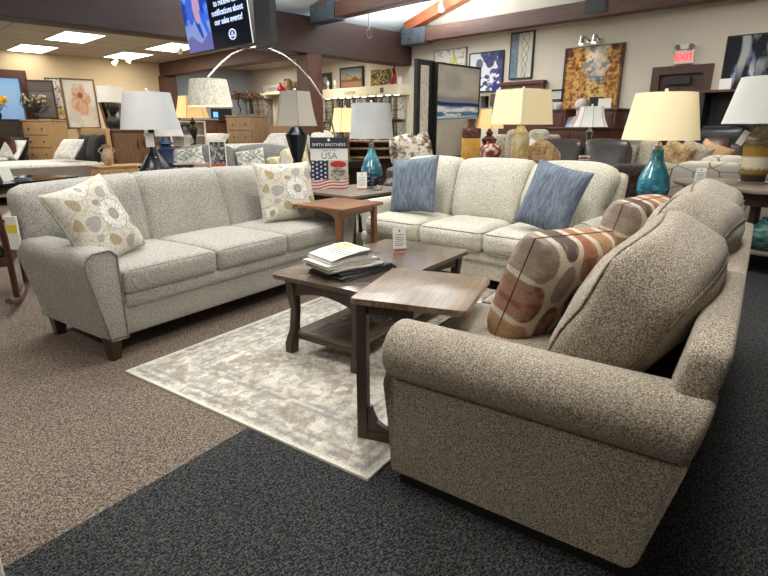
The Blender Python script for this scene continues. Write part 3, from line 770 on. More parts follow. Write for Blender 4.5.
# ============================================================ lamps
def shade(parent,m,r0,r1,h,z,n=36,bell=0,seams=0,rot=0,seam_m=None,finial=True,sq=False):
    bm=BM(); prof=[]; K=8
    for i in range(K+1):
        t=i/K; r=r0+(r1-r0)*t-bell*math.sin(PI*t)*(r0-r1); prof.append((r,z+h*t))
    inner=[(r-.004,zz) for r,zz in prof[::-1]]
    q=prof+inner
    rings=[[bm.verts.new((r*math.cos(2*PI*(i+.5)/n+R(rot)),r*math.sin(2*PI*(i+.5)/n+R(rot)),zz)) for i in range(n)] for r,zz in q]
    for A_,B_ in zip(rings,rings[1:]+rings[:1]):
        for i in range(n): bm.faces.new((A_[i],A_[(i+1)%n],B_[(i+1)%n],B_[i]))
    s=obj('lamp_shade',bm,m,parent,ang=50 if n>12 else 25)
    if seams:
        for i in range(seams):
            a=2*PI*(i+.5)/seams+R(rot); bm=BM(); tube(bm,[(r*math.cos(a)*1.002,r*math.sin(a)*1.002,zz) for r,zz in prof],.003,5); obj('seam',bm,seam_m or M['weltB'],s)
    bm=BM(); tube(bm,[(-r1,0,z+h-.01),(r1,0,z+h-.01)],.002,5); tube(bm,[(0,-r1,z+h-.01),(0,r1,z+h-.01)],.002,5); obj('spider',bm,M['brass'],s)
    if finial:
        bm=BM(); lathe(bm,[(.004,z+h-.02),(.004,z+h),(.012,z+h+.012),(.014,z+h+.022),(.006,z+h+.034)],10); obj('finial',bm,M['white'],parent)
    return s
def lampbase(parent,prof,m,name='base',seg=28,**k):
    bm=BM(); lathe(bm,prof,seg,**k); return obj(name,bm,m,parent)
def colored_lathe(name,prof,seg,fn,m,parent):
    bm=BM(); 
    # finer profile
    q=[]
    for (r0,z0),(r1,z1) in zip(prof,prof[1:]):
        for i in range(6): t=i/6; q.append((r0+(r1-r0)*t,z0+(z1-z0)*t))
    q.append(prof[-1]); lathe(bm,q,seg); bmesh.ops.recalc_face_normals(bm,faces=bm.faces)
    me=bpy.data.meshes.new(name); bm.to_mesh(me); bm.free()
    co=np.array([v.co for v in me.vertices]); setcol(me,fn(np.arctan2(co[:,1],co[:,0]),co[:,2])); return obj(name,me,m,parent)
def bulb(x,y,z,e=6,c=(1,.8,.55),r=.04,parent=None):
    l=bpy.data.lights.new('bulb','POINT'); l.energy=e; l.color=c; l.shadow_soft_size=r; o=bpy.data.objects.new('lamp_bulb_light',l); C.objects.link(o); o.location=(x,y,z); return o
def face(loc): return math.degrees(math.atan2(loc[1],loc[0]))-90   # turn -y towards the camera
# --- teal lamp on the dark corner table
DT=thing('end_table','dark wood end table in the corner between the grey and the cream sofa','table',F(4.86,3.74),FA-8)
obj('tabletop',rounded_top(1.0,.86,.575,.60,.02),M['constop'],DT); obj('apron',bx(-.46,.46,-.39,.39,.50,.575),M['darkwood'],DT,False)
for sx in (-1,1):
    for sy in (-1,1): obj('leg',bx(sx*.44-.03,sx*.44+.03,sy*.37-.03,sy*.37+.03,0,.50,bev=.004),M['darkwood'],DT,False)
def tealfn(th,z):
    t=(z-z.min())/(z.max()-z.min()+1e-6); p=Pic(th,t,(24,34,58))
    p.put(step(t-.30+.06*np.sin(th*3)+.1*(fbm(th*6,t*6,3)-.5),.2),(36,98,120)); p.put(step(t-.66,.2),(70,150,165),.8); p.put(step(fbm(th*20,t*30,9,2)-.72,.04),(190,215,215),.5); return p.c
L1=thing('table_lamp','table lamp with teal to navy glazed bottle base and white shade, beside a signboard','lamp',(*F(5.12,3.72).xy,.60),0)
lampbase(L1,[(.085,0),(.085,.02),(.075,.025)],M['glass'],'foot')
colored_lathe('base',[(.07,.025),(.105,.05),(.13,.12),(.13,.17),(.115,.24),(.085,.32),(.055,.38),(.038,.43),(.03,.46)],28,tealfn,M['glaze'],L1)
lampbase(L1,[(.03,.46),(.032,.50),(.012,.51),(.012,.60)],M['chrome'],'neck')
shade(L1,M['shade_off'],.25,.215,.38,.555)
E1=L1.location
# sign board
sg=thing('sign_board','red white and blue signboard with flag picture on the corner end table','sign',(*F(4.72,4.02).xy,.60),face(F(4.72,4.02)))
sw,sh=.42,.57
def flagfn(a,b):
    p=Pic(a,b,(196,188,176)); navy=(44,52,78)
    # stars field, drapes, red cap man-like shape is only a blur of red and grey
    f=step(.47-a,.02)*step(b-.28-.12*a,.04); p.put(f,navy)
    sx=np.mod(a*9,1)-.5; sy=np.mod(b*7+np.floor(a*9)*.5,1)-.5; p.put(f*step(.05-(sx**2+sy**2),.02),(225,222,220))
    s=step(.30+.1*a-b,.03); p.put(s*step(np.sin((b-.15*a+.03*np.sin(a*9))*60),.4),(168,52,50),.9); p.put(s*step(-np.sin((b-.15*a+.03*np.sin(a*9))*60),.4),(222,214,204),.7)
    e=((a-.74)/.22)**2+((b-.86)/.12)**2; p.put(step(1-e,.1),(176,50,44))
    e=((a-.74)/.22)**2+((b-.52)/.24)**2; p.put(step(1-e,.1),(126,120,106)); p.put(step(1-e,.1)*step(fbm(a*14,b*14,4)-.5,.1),(176,168,152)); p.put(step(.02-np.abs(b-.62),.02)*step(1-e,.1),(72,60,58),.7)
    return p.c
obj('board',bx(-sw/2,sw/2,0,.012,0,sh,bev=.002),M['white'],sg,False)
obj('picture',panel(sw,.32,90,80,flagfn,.002),M['art'],sg,False,loc=(0,-.004,.0))
obj('header',bx(-sw/2,sw/2,-.004,-.001,.45,sh),M['navy_ink'],sg,False)
text('lettering','SMITH BROTHERS',.047,M['paper'],sg,(0,-.005,.475)); text('lettering','USA',.10,M['ink'],sg,(0,-.002,.338))
text('lettering','MADE IN THE',.024,M['ink'],sg,(0,-.002,.42))
bm=BM(); lathe(bm,[(.016,0),(.016,.002)],14); obj('emblem',bm,M['paper'],sg,False,loc=(0,-.004,.542),rot=(90,0,0))
obj('stand_foot',bx(-sw/2,sw/2,.012,.10,0,.006),M['glass'],sg,False)
p_=F(4.80,3.62,.60); card('white price card on the corner end table, left of the teal lamp foot',p_,face(p_)+4,.11,.20)
bm=BM(); lathe(bm,[(.04,0),(.055,.03),(.06,.045),(.052,.045),(.035,.008)],16); solo('glass_dish',bm,M['glass'],'small clear glass dish in front of the teal lamp foot','dish',F(4.93,3.50,.60))
# --- navy lamp behind the grey sofa
def sofa_table(label,loc,rz,w=1.0,d=.4,h=.74,m=None):
    t=thing('console_table',label,'table',(loc[0],loc[1],0),rz); m=m or M['darkwood']
    obj('tabletop',rounded_top(w,d,h-.03,h,.01),m,t)
    for sx in (-1,1):
        for sy in (-1,1): obj('leg',bx(sx*(w/2-.05)-.025,sx*(w/2-.05)+.025,sy*(d/2-.05)-.025,sy*(d/2-.05)+.025,0,h-.03),m,t,False)
    obj('shelf',bx(-w/2+.04,w/2-.04,-d/2+.04,d/2-.04,.15,.175),m,t,False); return t
pN=P(156,172,4.95); sofa_table('dark wood console table just behind the grey sofa',P(166,172,5.0),FA,1.1,.42)
L2=thing('table_lamp','table lamp with wide unlit grey shade and dark navy spiky base, behind the grey sofa','lamp',(pN.x,pN.y,.74),0)
z0=pN.z-.74
lampbase(L2,[(.15,0),(.15,z0*.3),(.16,z0*.6),(.155,z0),(.12,z0+.06),(.07,z0+.14),(.035,z0+.19),(.028,z0+.24),(.026,z0+.42)],M['iron'],seg=9)
zs=P(152,131,4.95).z-.74; hs=P(152,94,4.95).z-P(152,131,4.95).z
b_=[c for c in L2.children][0]; bm=BM()
rnd=random.Random(3)
for k in range(90):
    a=rnd.uniform(0,2*PI); t=rnd.random(); r=.155-.1*t; zz=z0-.02+t*.17
    bmesh.ops.create_icosphere(bm,subdivisions=1,radius=.006,matrix=Matrix.Translation((r*math.cos(a),r*math.sin(a),zz)))
obj('studs',bm,M['chrome'],b_)
shade(L2,M['shade_off'],.255,.200,hs*.96,zs+hs*.04)
lampbase(L2,[(.012,z0+.40),(.012,zs+.1)],M['iron'],'neck')
tg=solo('hang_tag',bx(-.035,.035,-.002,.002,-.12,0),M['paper'],'white price tag hanging under the navy lamp shade','tag',P(149,133,4.70),face(pN))
# --- blue topped lamp further back
pB=P(167,162,7.2)
sofa_table('low dark console table carrying the blue urn lamp',P(168,175,7.2),face(P(168,175,7.2)),.7,.3,.8)
zz=P(167,146,7.2).z
L3=thing('table_lamp','blue and black urn-shaped lamp base with pale shade half hidden behind the navy lamp','lamp',(pB.x,pB.y,.8),0)
M['bluegl']=plain('blue_glaze',(70,88,126),.3,var=10)
hz=P(167,136,7.2).z-.8
lampbase(L3,[(.05,0),(.09,.02),(.10,hz*.45),(.13,hz*.55),(.05,hz*.68),(.12,hz*.74),(.06,hz*.85),(.03,hz)],M['bluegl'])
shade(L3,M['shade_white'],.25,.2,.22,hz)
# --- urn lamp with grey panel shade
pU=P(298,166,6.3); sofa_table('dark console table carrying the black urn lamp',pU,20,.9,.4,.74)
L4=thing('table_lamp','table lamp with flared grey panel shade and black urn base, behind the grey sofa','lamp',(pU.x,pU.y,.74),10)
q=lambda y:P(298,y,6.3).z-.74
lampbase(L4,[(.05,0),(.06,q(170)),(.065,q(164)),(.05,q(160)),(.06,q(158)),(.085,q(150)),(.12,q(138)),(.125,q(136)),(.13,q(134.5)),(.08,q(131)),(.06,q(128)),(.015,q(126)),(.012,q(110))],M['iron'],seg=8)
shade(L4,M['shade_grey'],.262,.185,q(93)-q(126),q(126),n=6,bell=.12,seams=6,rot=20,seam_m=M['weltC'])
# --- arc lamp
pts=[(208,77),(214,70),(222,62),(232,54),(244,49),(257,47),(270,49),(284,55),(298,66),(310,79),(322,97),(330,116),(335,136)]
a_=P(208,80,5.9); b2=P(335,136,6.9); gb=Vector((b2.x,b2.y,0))
AL=thing('arc_floor_lamp','tall arching brass floor lamp with cream drum shade reaching over the showroom','lamp',gb,0)
path=[]
for i,(x,y) in enumerate(pts): path.append(P(x,y,5.9+1.0*i/12)-gb)
path[-1].z=path[-1].z; path+= [Vector((.03,0,path[-1].z*.7)),Vector((.03,0,.3)),Vector((.03,0,.03))]
bm=BM(); tube(bm,path,.012,8); obj('arched_pole',bm,M['chrome'],AL)
bm=BM(); lathe(bm,[(.17,0),(.17,.03),(.03,.035)],28); obj('base',bm,M['chrome'],AL)
sh_=bpy.data.objects.new('shade_holder',None)
zt0,zt1=P(209,106,5.9).z,P(209,79.5,5.9).z
bm=BM(); r0,r1=.245,.20; lo=a_-gb
prof=[(r0,zt0),(r1,zt1),(r1-.004,zt1),(r0-.004,zt0)]
rings=[[bm.verts.new((lo.x+r*math.cos(2*PI*i/36),lo.y+r*math.sin(2*PI*i/36),z)) for i in range(36)] for r,z in prof]
for A_,B_ in zip(rings,rings[1:]+rings[:1]):
    for i in range(36): bm.faces.new((A_[i],A_[(i+1)%36],B_[(i+1)%36],B_[i]))
obj('lamp_shade',bm,M['creamf'],AL)
bulb(a_.x,a_.y,zt0+.06,5,(1,.85,.6))
# --- big cream lamp on the right with teal base
def end_table(label,loc,rz,w,d,h,m):
    t=thing('end_table',label,'table',(loc[0],loc[1],0),rz); obj('tabletop',rounded_top(w,d,h-.03,h,.02),m,t)
    for sx in (-1,1):
        for sy in (-1,1): obj('leg',bx(sx*(w/2-.05)-.025,sx*(w/2-.05)+.025,sy*(d/2-.05)-.025,sy*(d/2-.05)+.025,0,h-.03),M['darkwood'],t,False)
    obj('apron',bx(-w/2+.03,w/2-.03,-d/2+.03,d/2-.03,h-.10,h-.03),M['darkwood'],t,False); return t
pT=P(651,195,4.25); hT=pT.z-.05
end_table('dark end table between the cream and the taupe sofa, under the big teal lamp',F(4.42,.42),FA,.42,.42,.62,M['darkwood'])
pT=P(651,200,4.4)
tb_=bpy.data.objects['end_table.001']; tb_.location=(pT.x+.02,pT.y-.06,0)
L5=thing('table_lamp','largest lit lamp, cream tapered shade over a speckled teal gourd base','lamp',(pT.x,pT.y,.62),0)
q=lambda y:P(655,y,4.4).z-.62
def teal2(th,z):
    t=(z-z.min())/(z.max()-z.min()+1e-6); p=Pic(th,t,(40,112,138)); f=fbm(th*5,t*8,3)
    p.put(step(f-.5,.3),(66,146,165),.8); p.put(step(fbm(th*40,t*80,9,2)-.74,.04),(170,205,206),.5); p.put(step(.35-t,.2)*step(.5-f,.2),(20,40,64),.8); return p.c
colored_lathe('base',[(.06,0),(.085,.015),(.115,q(196)),(.125,q(188)),(.118,q(178)),(.085,q(168)),(.055,q(160)),(.045,q(153)),(.043,q(149))],32,teal2,M['glaze'],L5)
lampbase(L5,[(.025,q(149)),(.025,q(145)),(.008,q(144)),(.008,q(110))],M['chrome'],'neck')
shade(L5,M['lit_cream'],.285,.222,q(95)-q(139.5),q(139.5))
bulb(pT.x,pT.y,.62+q(118),2)
p_=F(4.30,.50,.62); 
# --- lamp at the right edge, amber banded glass
CT=thing('console_table','grey brown console table with rounded end and low shelf at the right edge','table',(6.19,1.13,0),-120)
def stadium(w,d,n=12):
    return [(w/2-d/2+d/2*math.cos(R(-90+180*i/n)),d/2*math.sin(R(-90+180*i/n))) for i in range(n+1)]+[(-w/2+d/2+d/2*math.cos(R(90+180*i/n)),d/2*math.sin(R(90+180*i/n))) for i in range(n+1)]
bm=BM(); prism(bm,stadium(1.5,.90),.715,.75,'z',bev=.008); obj('tabletop',bm,M['constop'],CT)
bm=BM(); prism(bm,stadium(1.3,.74),.60,.715,'z'); obj('apron',bm,M['darkwood'],CT,False)
bm=BM(); prism(bm,stadium(1.4,.80),.18,.21,'z',bev=.005); obj('shelf',bm,M['constop'],CT)
for sx in (-1,1):
    for sy in (-1,1): obj('leg',bx(sx*.34-.03,sx*.34+.03,sy*.28-.03,sy*.28+.03,0,.60),M['darkwood'],CT,False)
pG=G(752,183,.75)
L6=thing('table_lamp','lamp with amber, white and brown banded glass base on the grey brown console','lamp',(pG.x,pG.y,.75),0)
ww=5.3; q=lambda y:P(752,y,ww).z-.75
def band(th,z):
    t=z/ (q(133)); p=Pic(th,z,(92,78,44)); f=.03*(fbm(th*4,z*9,2)-.5)
    p.put(step(q(146)-z+f,.02),(140,110,44)); p.put(step(q(156)-z+f,.01),(206,196,172)); p.put(step(q(168)-z+f,.01),(128,104,44)); p.put(step(q(173)-z,.02),(46,30,22))
    p.put(step(z-q(146),.02)*step(fbm(th*14,z*60,7,2)-.52,.1),(124,116,88),.7); return p.c
lampbase(L6,[(.13,0),(.13,.018)],M['glass'],'foot')
colored_lathe('base',[(.105,.018),(.11,q(176)),(.118,q(168)),(.125,q(155)),(.128,q(146)),(.122,q(138)),(.09,q(131)),(.05,q(127)),(.045,q(123))],28,band,M['glaze'],L6)
shade(L6,M['shade_white'],.35,.25,q(80)-q(124),q(124))
card('white price card on the grey brown console, left of the banded glass lamp',G(699,185,.75),face(G(699,185,.75)),.085,.16)
solo('hang_tag',bx(-.03,.03,-.002,.002,-.14,0),M['paper'],'white price tag tied to the neck of the banded glass lamp','tag',P(748,131,5.15),face(pG),rot=(0,25,face(pG)))
M['seafoam']=attr_mat('speckled_glaze',.25)
def sea(th,z):
    p=Pic(th,z,(50,92,92)); f=fbm(th*6,z*40,3,3); p.put(step(f-.55,.1),(110,140,130),.7); p.put(step(.4-f,.1),(24,52,56),.7); return p.c
V1=thing('vase','squat sea-green speckled vase on the low shelf of the console','vase',(5.80,.86,.21),0)
colored_lathe('body',[(.07,0),(.13,.05),(.16,.12),(.14,.2),(.08,.25),(.05,.27),(.055,.29)],28,sea,M['seafoam'],V1)
# --- square cream lamp behind the cream sofa
pC=P(519,155,5.9); cz=.74
sofa_table('dark console table behind the cream sofa, carrying the glass lamp and the jars',P(498,165,5.9),-40,1.5,.42,.86)
L7=thing('table_lamp','lit square cream lamp with centre seam over pale amber glass jar base','lamp',(pC.x,pC.y,.86),0)
q=lambda y:P(519,y,5.9).z-.86
def jar(th,z):
    p=Pic(th,z,(196,188,142)); p.put(step(q(143)-z,.04),(176,140,74),.7); p.put(step(fbm(th*12,z*30,2,2)-.55,.1),(222,218,190),.5); return p.c
colored_lathe('base',[(.085,0),(.098,.03),(.10,q(140)),(.085,q(133)),(.05,q(128)),(.04,q(126))],24,jar,M['glaze'],L7)
lampbase(L7,[(.02,q(126)),(.02,q(124)),(.006,q(123)),(.006,q(100))],M['chrome'],'neck')
shade(L7,M['lit_cream'],.33,.285,q(91)-q(124.5),q(124.5),n=4,seams=4,rot=math.degrees(math.atan2(-pC.y,-pC.x))-45,seam_m=M['shade_off'])
bulb(pC.x,pC.y,.86+q(110),1.2)
J1=thing('jar','tall square amber jar with bubbly brown glass top, behind the cream sofa','jar',(*P(470,160,6.0).xy,.86),face(pC)+10)
jz=lambda y:P(470,y,6.0).z-.86
obj('body',bx(-.10,.10,-.10,.10,0,jz(138),bev=.012),M['amber'],J1); M['brown_gl']=plain('brown_bubbled_glass',(92,58,50),.15,var=20,sc_=30)
bm=bx(-.10,.10,-.10,.10,jz(138),jz(128),bev=.02); obj('shoulder',bm,M['brown_gl'],J1); bm=BM(); lathe(bm,[(.05,jz(129)),(.04,jz(124)),(.048,jz(121)),(.048,jz(119))],14); obj('neck',bm,M['brown_gl'],J1)
V2=thing('vase','round red and white speckled vase beside the amber jar','vase',(*P(490,160,5.7).xy,.86),0)
vz=lambda y:P(490,y,5.7).z-.86
def redv(th,z):
    p=Pic(th,z,(122,48,38)); p.put(step(fbm(th*7,z*30,4,2)-.6,.06),(220,200,190),.8); return p.c
colored_lathe('body',[(.06,0),(.10,.04),(.12,vz(150)),(.10,vz(146)),(.04,vz(143)),(.045,vz(141))],22,redv,M['glaze'],V2)
# small lit lamp
pS=P(489,143,6.9); end_table('small dark end table carrying the small lit lamp',pS,20,.5,.5,.9,M['darkwood'])
L8=thing('table_lamp','small lit yellow panel lamp just left of the square cream lamp','lamp',(pS.x,pS.y,.9),0)
q=lambda y:P(489,y,6.9).z-.9
lampbase(L8,[(.07,0),(.07,.03),(.03,.05),(.09,q(142)),(.10,q(139)),(.03,q(135)),(.05,q(133)),(.02,q(130)),(.01,q(120))],M['brown_gl'])
shade(L8,M['lit_yellow'],.19,.15,q(110)-q(128.5),q(128.5),n=6,seams=6,rot=10,seam_m=M['weltC'])
# lit lamp right of the column
pY=P(346,140,8.0); end_table('dark end table carrying the yellow lit lamp by the sample boards',pY,0,.5,.5,.8,M['darkwood'])
L9=thing('table_lamp','yellow lit bell lamp glowing behind the white teal-lamp shade','lamp',(pY.x,pY.y,.8),0)
q=lambda y:P(346,y,8.0).z-.8
lampbase(L9,[(.07,0),(.05,.04),(.06,q(142)),(.02,q(135)),(.01,q(120))],M['brass'])
shade(L9,M['lit_yellow'],.24,.17,q(108.5)-q(132),q(132),n=6,bell=.1,seams=6,rot=0,seam_m=M['weltC'])
# yellow pleated lamp left
pL=P(195,145,9.3); ZL=P(190,146,9.2).z
L10=thing('table_lamp','lit tan pleated lamp on slim black stand, under the arc lamp shade','lamp',(pL.x,pL.y,ZL),0)
q=lambda y:P(195,y,9.3).z-ZL
lampbase(L10,[(.08,0),(.08,.02),(.02,.05),(.02,q(140)),(.06,q(133)),(.07,q(129)),(.03,q(125)),(.05,q(122)),(.015,q(119)),(.01,q(110))],M['iron'])
shade(L10,M['lit_yellow'],.29,.20,q(97)-q(118),q(118),n=6,bell=.08,seams=6,rot=15,seam_m=M['weltC'])
bulb(pL.x,pL.y,ZL+q(108),1.5)
# bell shade lamp by the dresser
pD=P(589,137,7.15)
sofa_table('narrow red brown console table behind the dark leather sofa',P(589,150,7.15),face(P(589,150,7)),.5,.28,.95,M['redwood'])
L11=thing('table_lamp','unlit white bell-shaped panel lamp on turned chrome base, behind the dark leather sofa','lamp',(pD.x,pD.y,.95),0)
q=lambda y:P(589,y,7.15).z-.95
lampbase(L11,[(.07,0),(.08,.02),(.02,.04),(.05,q(134)),(.06,q(132)),(.02,q(129)),(.015,q(120))],M['chrome'])
shade(L11,M['shade_white'],.225,.15,q(107)-q(127),q(127),n=8,bell=.22,seams=8,rot=10,seam_m=M['weltC'])
# far left lamp with double gourd base
pF=P(104,128,10.6)
# ============================================================ pictures on the right wall
def framed(label,loc,rz,w,h,fn,fm,d=.04,fw=.02,cat='picture',nm='framed_picture',nx=70,lean=0,group=None):
    t=thing(nm,label,cat,loc,rz,group)
    ny=max(20,int(nx*h/w)); t.rotation_euler=(R(-lean),0,R(rz))
    obj('canvas',panel(w-2*fw,h-2*fw,nx,ny,fn,.002),M['art'],t,False,loc=(0,-d+.003 if d<.02 else -d+.008,fw))
    bm=BM(); box(bm,-w/2,-w/2+fw,-d,0,0,h); box(bm,w/2-fw,w/2,-d,0,0,h); box(bm,-w/2,w/2,-d,0,h-fw,h); box(bm,-w/2,w/2,-d,0,0,fw); box(bm,-w/2,w/2,-.008,0,0,h)
    obj('frame',bm,fm,t,False); return t
def onwall(label,xl,xr,yt,yb,fn,fm,**k):
    A_=PU(xl,(yt+yb)/2,UW); B_=PU(xr,(yt+yb)/2,UW); xc=(xl+xr)/2
    zt_=PU(xc,yt,UW).z; zb=PU(xc,yb,UW).z
    return framed(label,(UW-.002,(A_.y+B_.y)/2,zb),-90,abs(A_.y-B_.y),zt_-zb,fn,fm,**k)
def f_city(a,b):
    p=Pic(a,b,(150,102,50)); f=fbm(a*9,b*11,1,5); p.put(step(f-.55,.08),(198,148,76)); p.put(step(.43-f,.08),(92,52,28))
    for k,(x0,x1,y1,c) in enumerate(((.04,.2,.86,(176,118,58)),(.2,.34,.7,(200,150,84)),(.8,.95,.9,(168,108,52)),(.34,.44,.58,(150,92,50)),(.7,.8,.66,(188,136,72)))):
        m=step(a-x0,.01)*step(x1-a,.01)*step(y1-b,.02); p.put(m,c,.6); p.put(m*step(x1-.02-a,.01)*step(a-x1+.06,.01),(80,44,26),.5)
        p.put(m*step(np.sin(b*38+k)-.8,.1)*step(.16-np.abs((a-x0)/(x1-x0)-.45),.05),(84,52,34),.7)
        p.put(m*step(b-y1+.05,.01),(120,56,34),.8)
    e=step(b-.52,.05)*step(.19-np.abs(a-.56)+.05*np.sin(b*20),.05); p.put(e,(146,146,144)); p.put(e*step(fbm(a*6,b*9,8)-.5,.15),(176,168,154))
    p.put(step(.045-np.abs(b-.50),.02)*step(.14-np.abs(a-.6),.03),(96,106,124)); e=step(.46-b,.04)*step(.15-np.abs(a-.56-.15*(.5-b)),.08); p.put(e*step(fbm(a*24,b*24,3)-.45,.08),(206,186,120),.75)
    g=fbm(a*22,b*26,17,3); p.put(step(g-.62,.05),(220,176,100),.5); p.put(step(.36-g,.05),(64,38,24),.6)
    p.put(step(.04-a,.03)+step(a-.96,.03)+step(.05-b,.03),(66,40,26),.8); return p.c
def f_blueflower(a,b):
    p=Pic(a,b,(214,214,216))
    rnd=random.Random(5)
    for k in range(44):
        cx,cy,r=rnd.random(),rnd.random(),rnd.uniform(.08,.14)
        if cx<.38 and cy>.45: continue
        e=((a-cx)/r)**2+((b-cy)/(r*1.1))**2+.5*(fbm(a*12,b*12,k)-.5); p.put(step(1-e,.1),(40+k%3*12,42+k%3*10,84+k%4*9),.95)
    e=((a-.3)/.11)**2+((b-.72)/.14)**2; p.put(step(1-e,.1),(98,98,104))
    p.put(step(fbm(a*10,b*10,3)-.62,.05)*step(.5-b,.1)*step(a-.2,.1),(222,222,224)); return p.c
def f_tall(a,b):
    p=Pic(a,b,(186,180,164)); p.put(step(.36-a,.02),(92,106,116)); p.put(step(.36-a,.02)*step(fbm(a*8,b*20,2)-.5,.1),(106,120,130))
    for k in range(3):
        c=.66+.2*np.sin(b*9+k*2.1)*(.5+.5*b); p.put(step(.014-np.abs(a-c),.014),(96,92,84))
    return p.c
def f_branch(a,b):
    p=Pic(a,b,(206,202,192)); p.put(step(.025-np.abs(a-.72-.1*np.sin(b*5)),.02)*step(b-.1,.1),(170,160,70)); p.put(step(fbm(a*12,b*9,3)-.64,.05)*step(a-.5,.1),(186,170,80)); p.put(step(fbm(a*9,b*9,7)-.66,.05),(150,150,146)); return p.c
def f_dark(a,b):
    p=Pic(a,b,(24,28,36)); f=fbm(a*5,b*5,2,5); p.put(step(b-.55,.3)*step(a-.45,.3)*step(f-.4,.2),(150,154,150)); p.put(step(.09-np.abs(a-.38-.05*np.sin(b*9)),.05)*step(b-.6,.2),(168,172,168))
    g=fbm(a*8,b*8,9,5); p.put(step(g-.56,.06)*step(.35-np.hypot(a-.5,b-.42),.2),(70,92,140)); p.put(step(g-.64,.04)*step(.45-np.hypot(a-.55,b-.25),.2),(196,200,196)); p.put(step(fbm(a*6,b*6,21)-.6,.06)*step(.35-b,.1)*step(a-.4,.1),(150,158,160)); return p.c
def f_sunset(a,b):
    p=Pic(a,b,(160,140,104)); p.put(step(b-.6,.3),(118,128,128)); p.put(step(b-.85,.2),(96,108,116)); p.put(step(.42+.1*np.sin(a*7)*a-b,.03),(124,88,64)); p.put(step(.3-b,.03),(150,112,84)); p.put(step(.3-np.hypot(a-.25,(b-.5)*1.2),.1)*step(fbm(a*20,b*20,4)-.5,.1),(110,84,60),.8); p.put(step(.16-np.abs(a-.68)-(b-.45)*1.2,.03)*step(b-.3,.02),(110,70,52)); return p.c
def f_portrait(a,b):
    p=Pic(a,b,(62,60,60)); p.put(step(1-((a-.45)/.25)**2-((b-.6)/.25)**2,.3),(150,148,146)); p.put(step(.3-b,.2)*step(.4-np.abs(a-.5),.1),(110,108,106)); return p.c
def f_gold(a,b):
    p=Pic(a,b,(120,98,54)); f=fbm(a*16,b*16,6); p.put(step(f-.55,.06),(196,170,100)); p.put(step(.42-f,.06),(60,50,36)); p.put(step(fbm(a*9,b*9,1)-.62,.05),(96,104,80)); return p.c
def f_cert(a,b):
    p=Pic(a,b,(200,196,184)); p.put(step(np.sin(b*40)-.3,.4)*step(.35-np.abs(a-.5),.05)*step(.38-np.abs(b-.5),.05),(150,146,140),.6); return p.c
onwall('large golden street scene canvas lit by a picture light, on the right wall',564,622,46,112,f_city,M['darkwood'],nx=110,fw=.012)
onwall('blue and white flower print in thin black frame on the right wall',470,504,52,92,f_blueflower,M['black'],nx=90)
onwall('tall narrow abstract in black frame with slate strip and looping lines',511,534,32,79,f_tall,M['black'],nx=60)
onwall('white picture with yellow branch in grey frame behind the beach canvas',435,467,49,88,f_branch,M['greywood'])
onwall('dark blue black and white abstract canvas at the right edge of the wall',721,768,35,128,f_dark,M['black'],nx=110,fw=.015)
onwall('small certificate in black frame left of the golden street scene',551,564,89.5,101,f_cert,M['black'],nx=30,fw=.03)
# picture light
c_=PU(595,41,UW); t=thing('picture_light','small two-headed picture light glowing above the golden street scene','light fitting',(UW,c_.y,c_.z),-90)
bm=BM(); box(bm,-.12,.12,-.03,0,-.03,.03); obj('wall_plate',bm,M['chrome'],t,False)
M['hot']=emis('lit_spot_face',(255,244,222),14)
for s in (-1,1):
    bm=BM(); tube(bm,[(s*.08,-.02,.0),(s*.09,-.14,.05),(s*.1,-.24,.02)],.012,6); tube(bm,[(s*.1,-.24,.05),(s*.1,-.26,-.06)],.035,10); h_=obj('spot_head',bm,M['chrome'],t)
    bm=BM(); lathe(bm,[(.03,0),(.03,.004)],12); obj('lens',bm,M['hot'],h_,False,loc=(s*.1,-.262,-.066),rot=(12,0,0))
def spot(loc,target,e,ang=70,blend=.8,c=(1,.9,.75),size=.05):
    l=bpy.data.lights.new('spot','SPOT'); l.energy=e; l.spot_size=R(ang); l.spot_blend=blend; l.color=c; l.shadow_soft_size=size
    o=bpy.data.objects.new('spot_light',l); C.objects.link(o); o.location=loc; o.rotation_euler=(Vector(target)-Vector(loc)).to_track_quat('-Z','Y').to_euler(); return o
spot((UW-.3,c_.y,c_.z-.1),(UW+.05,c_.y-.02,c_.z-.6),5,110,1)
# exit sign
e0=PU(686,53,UW); ex=thing('exit_sign','white emergency light box with glowing red EXIT letters above the door','sign',(UW,e0.y,PU(686,64,UW).z),-90)
eh=PU(686,50,UW).z-PU(686,64,UW).z; ew=abs(PU(676,55,UW).y-PU(695,55,UW).y)
obj('housing',bx(-ew/2,ew/2,-.06,0,0,eh,bev=.006),M['white'],ex,False)
M['redglow']=emis('red_glow',(255,60,66),1.6,(220,70,70)); M['pinkglow']=emis('pink_glow',(255,150,150),.25,(232,170,168))
obj('face_panel',bx(-ew*.42,ew*.42,-.063,-.061,eh*.12,eh*.88),M['pinkglow'],ex,False)
text('lettering','EXIT',eh*.66,M['redglow'],ex,(0,-.064,eh*.26),bold=.02)
eb=PU(686,44,UW).z-PU(686,49,UW).z
hb=obj('lamp_bar',bx(-ew*.46,ew*.46,-.08,0,eh+.005,eh+eb,bev=.01),M['white'],ex,False)
for s in (-1,1):
    bm=BM(); lathe(bm,[(.02,0),(.035,.03),(.035,.05)],12); obj('lamp_head',bm,M['greyf'],ex,True,(s*ew*.36,-.07,eh+eb*.5),(90,0,0))
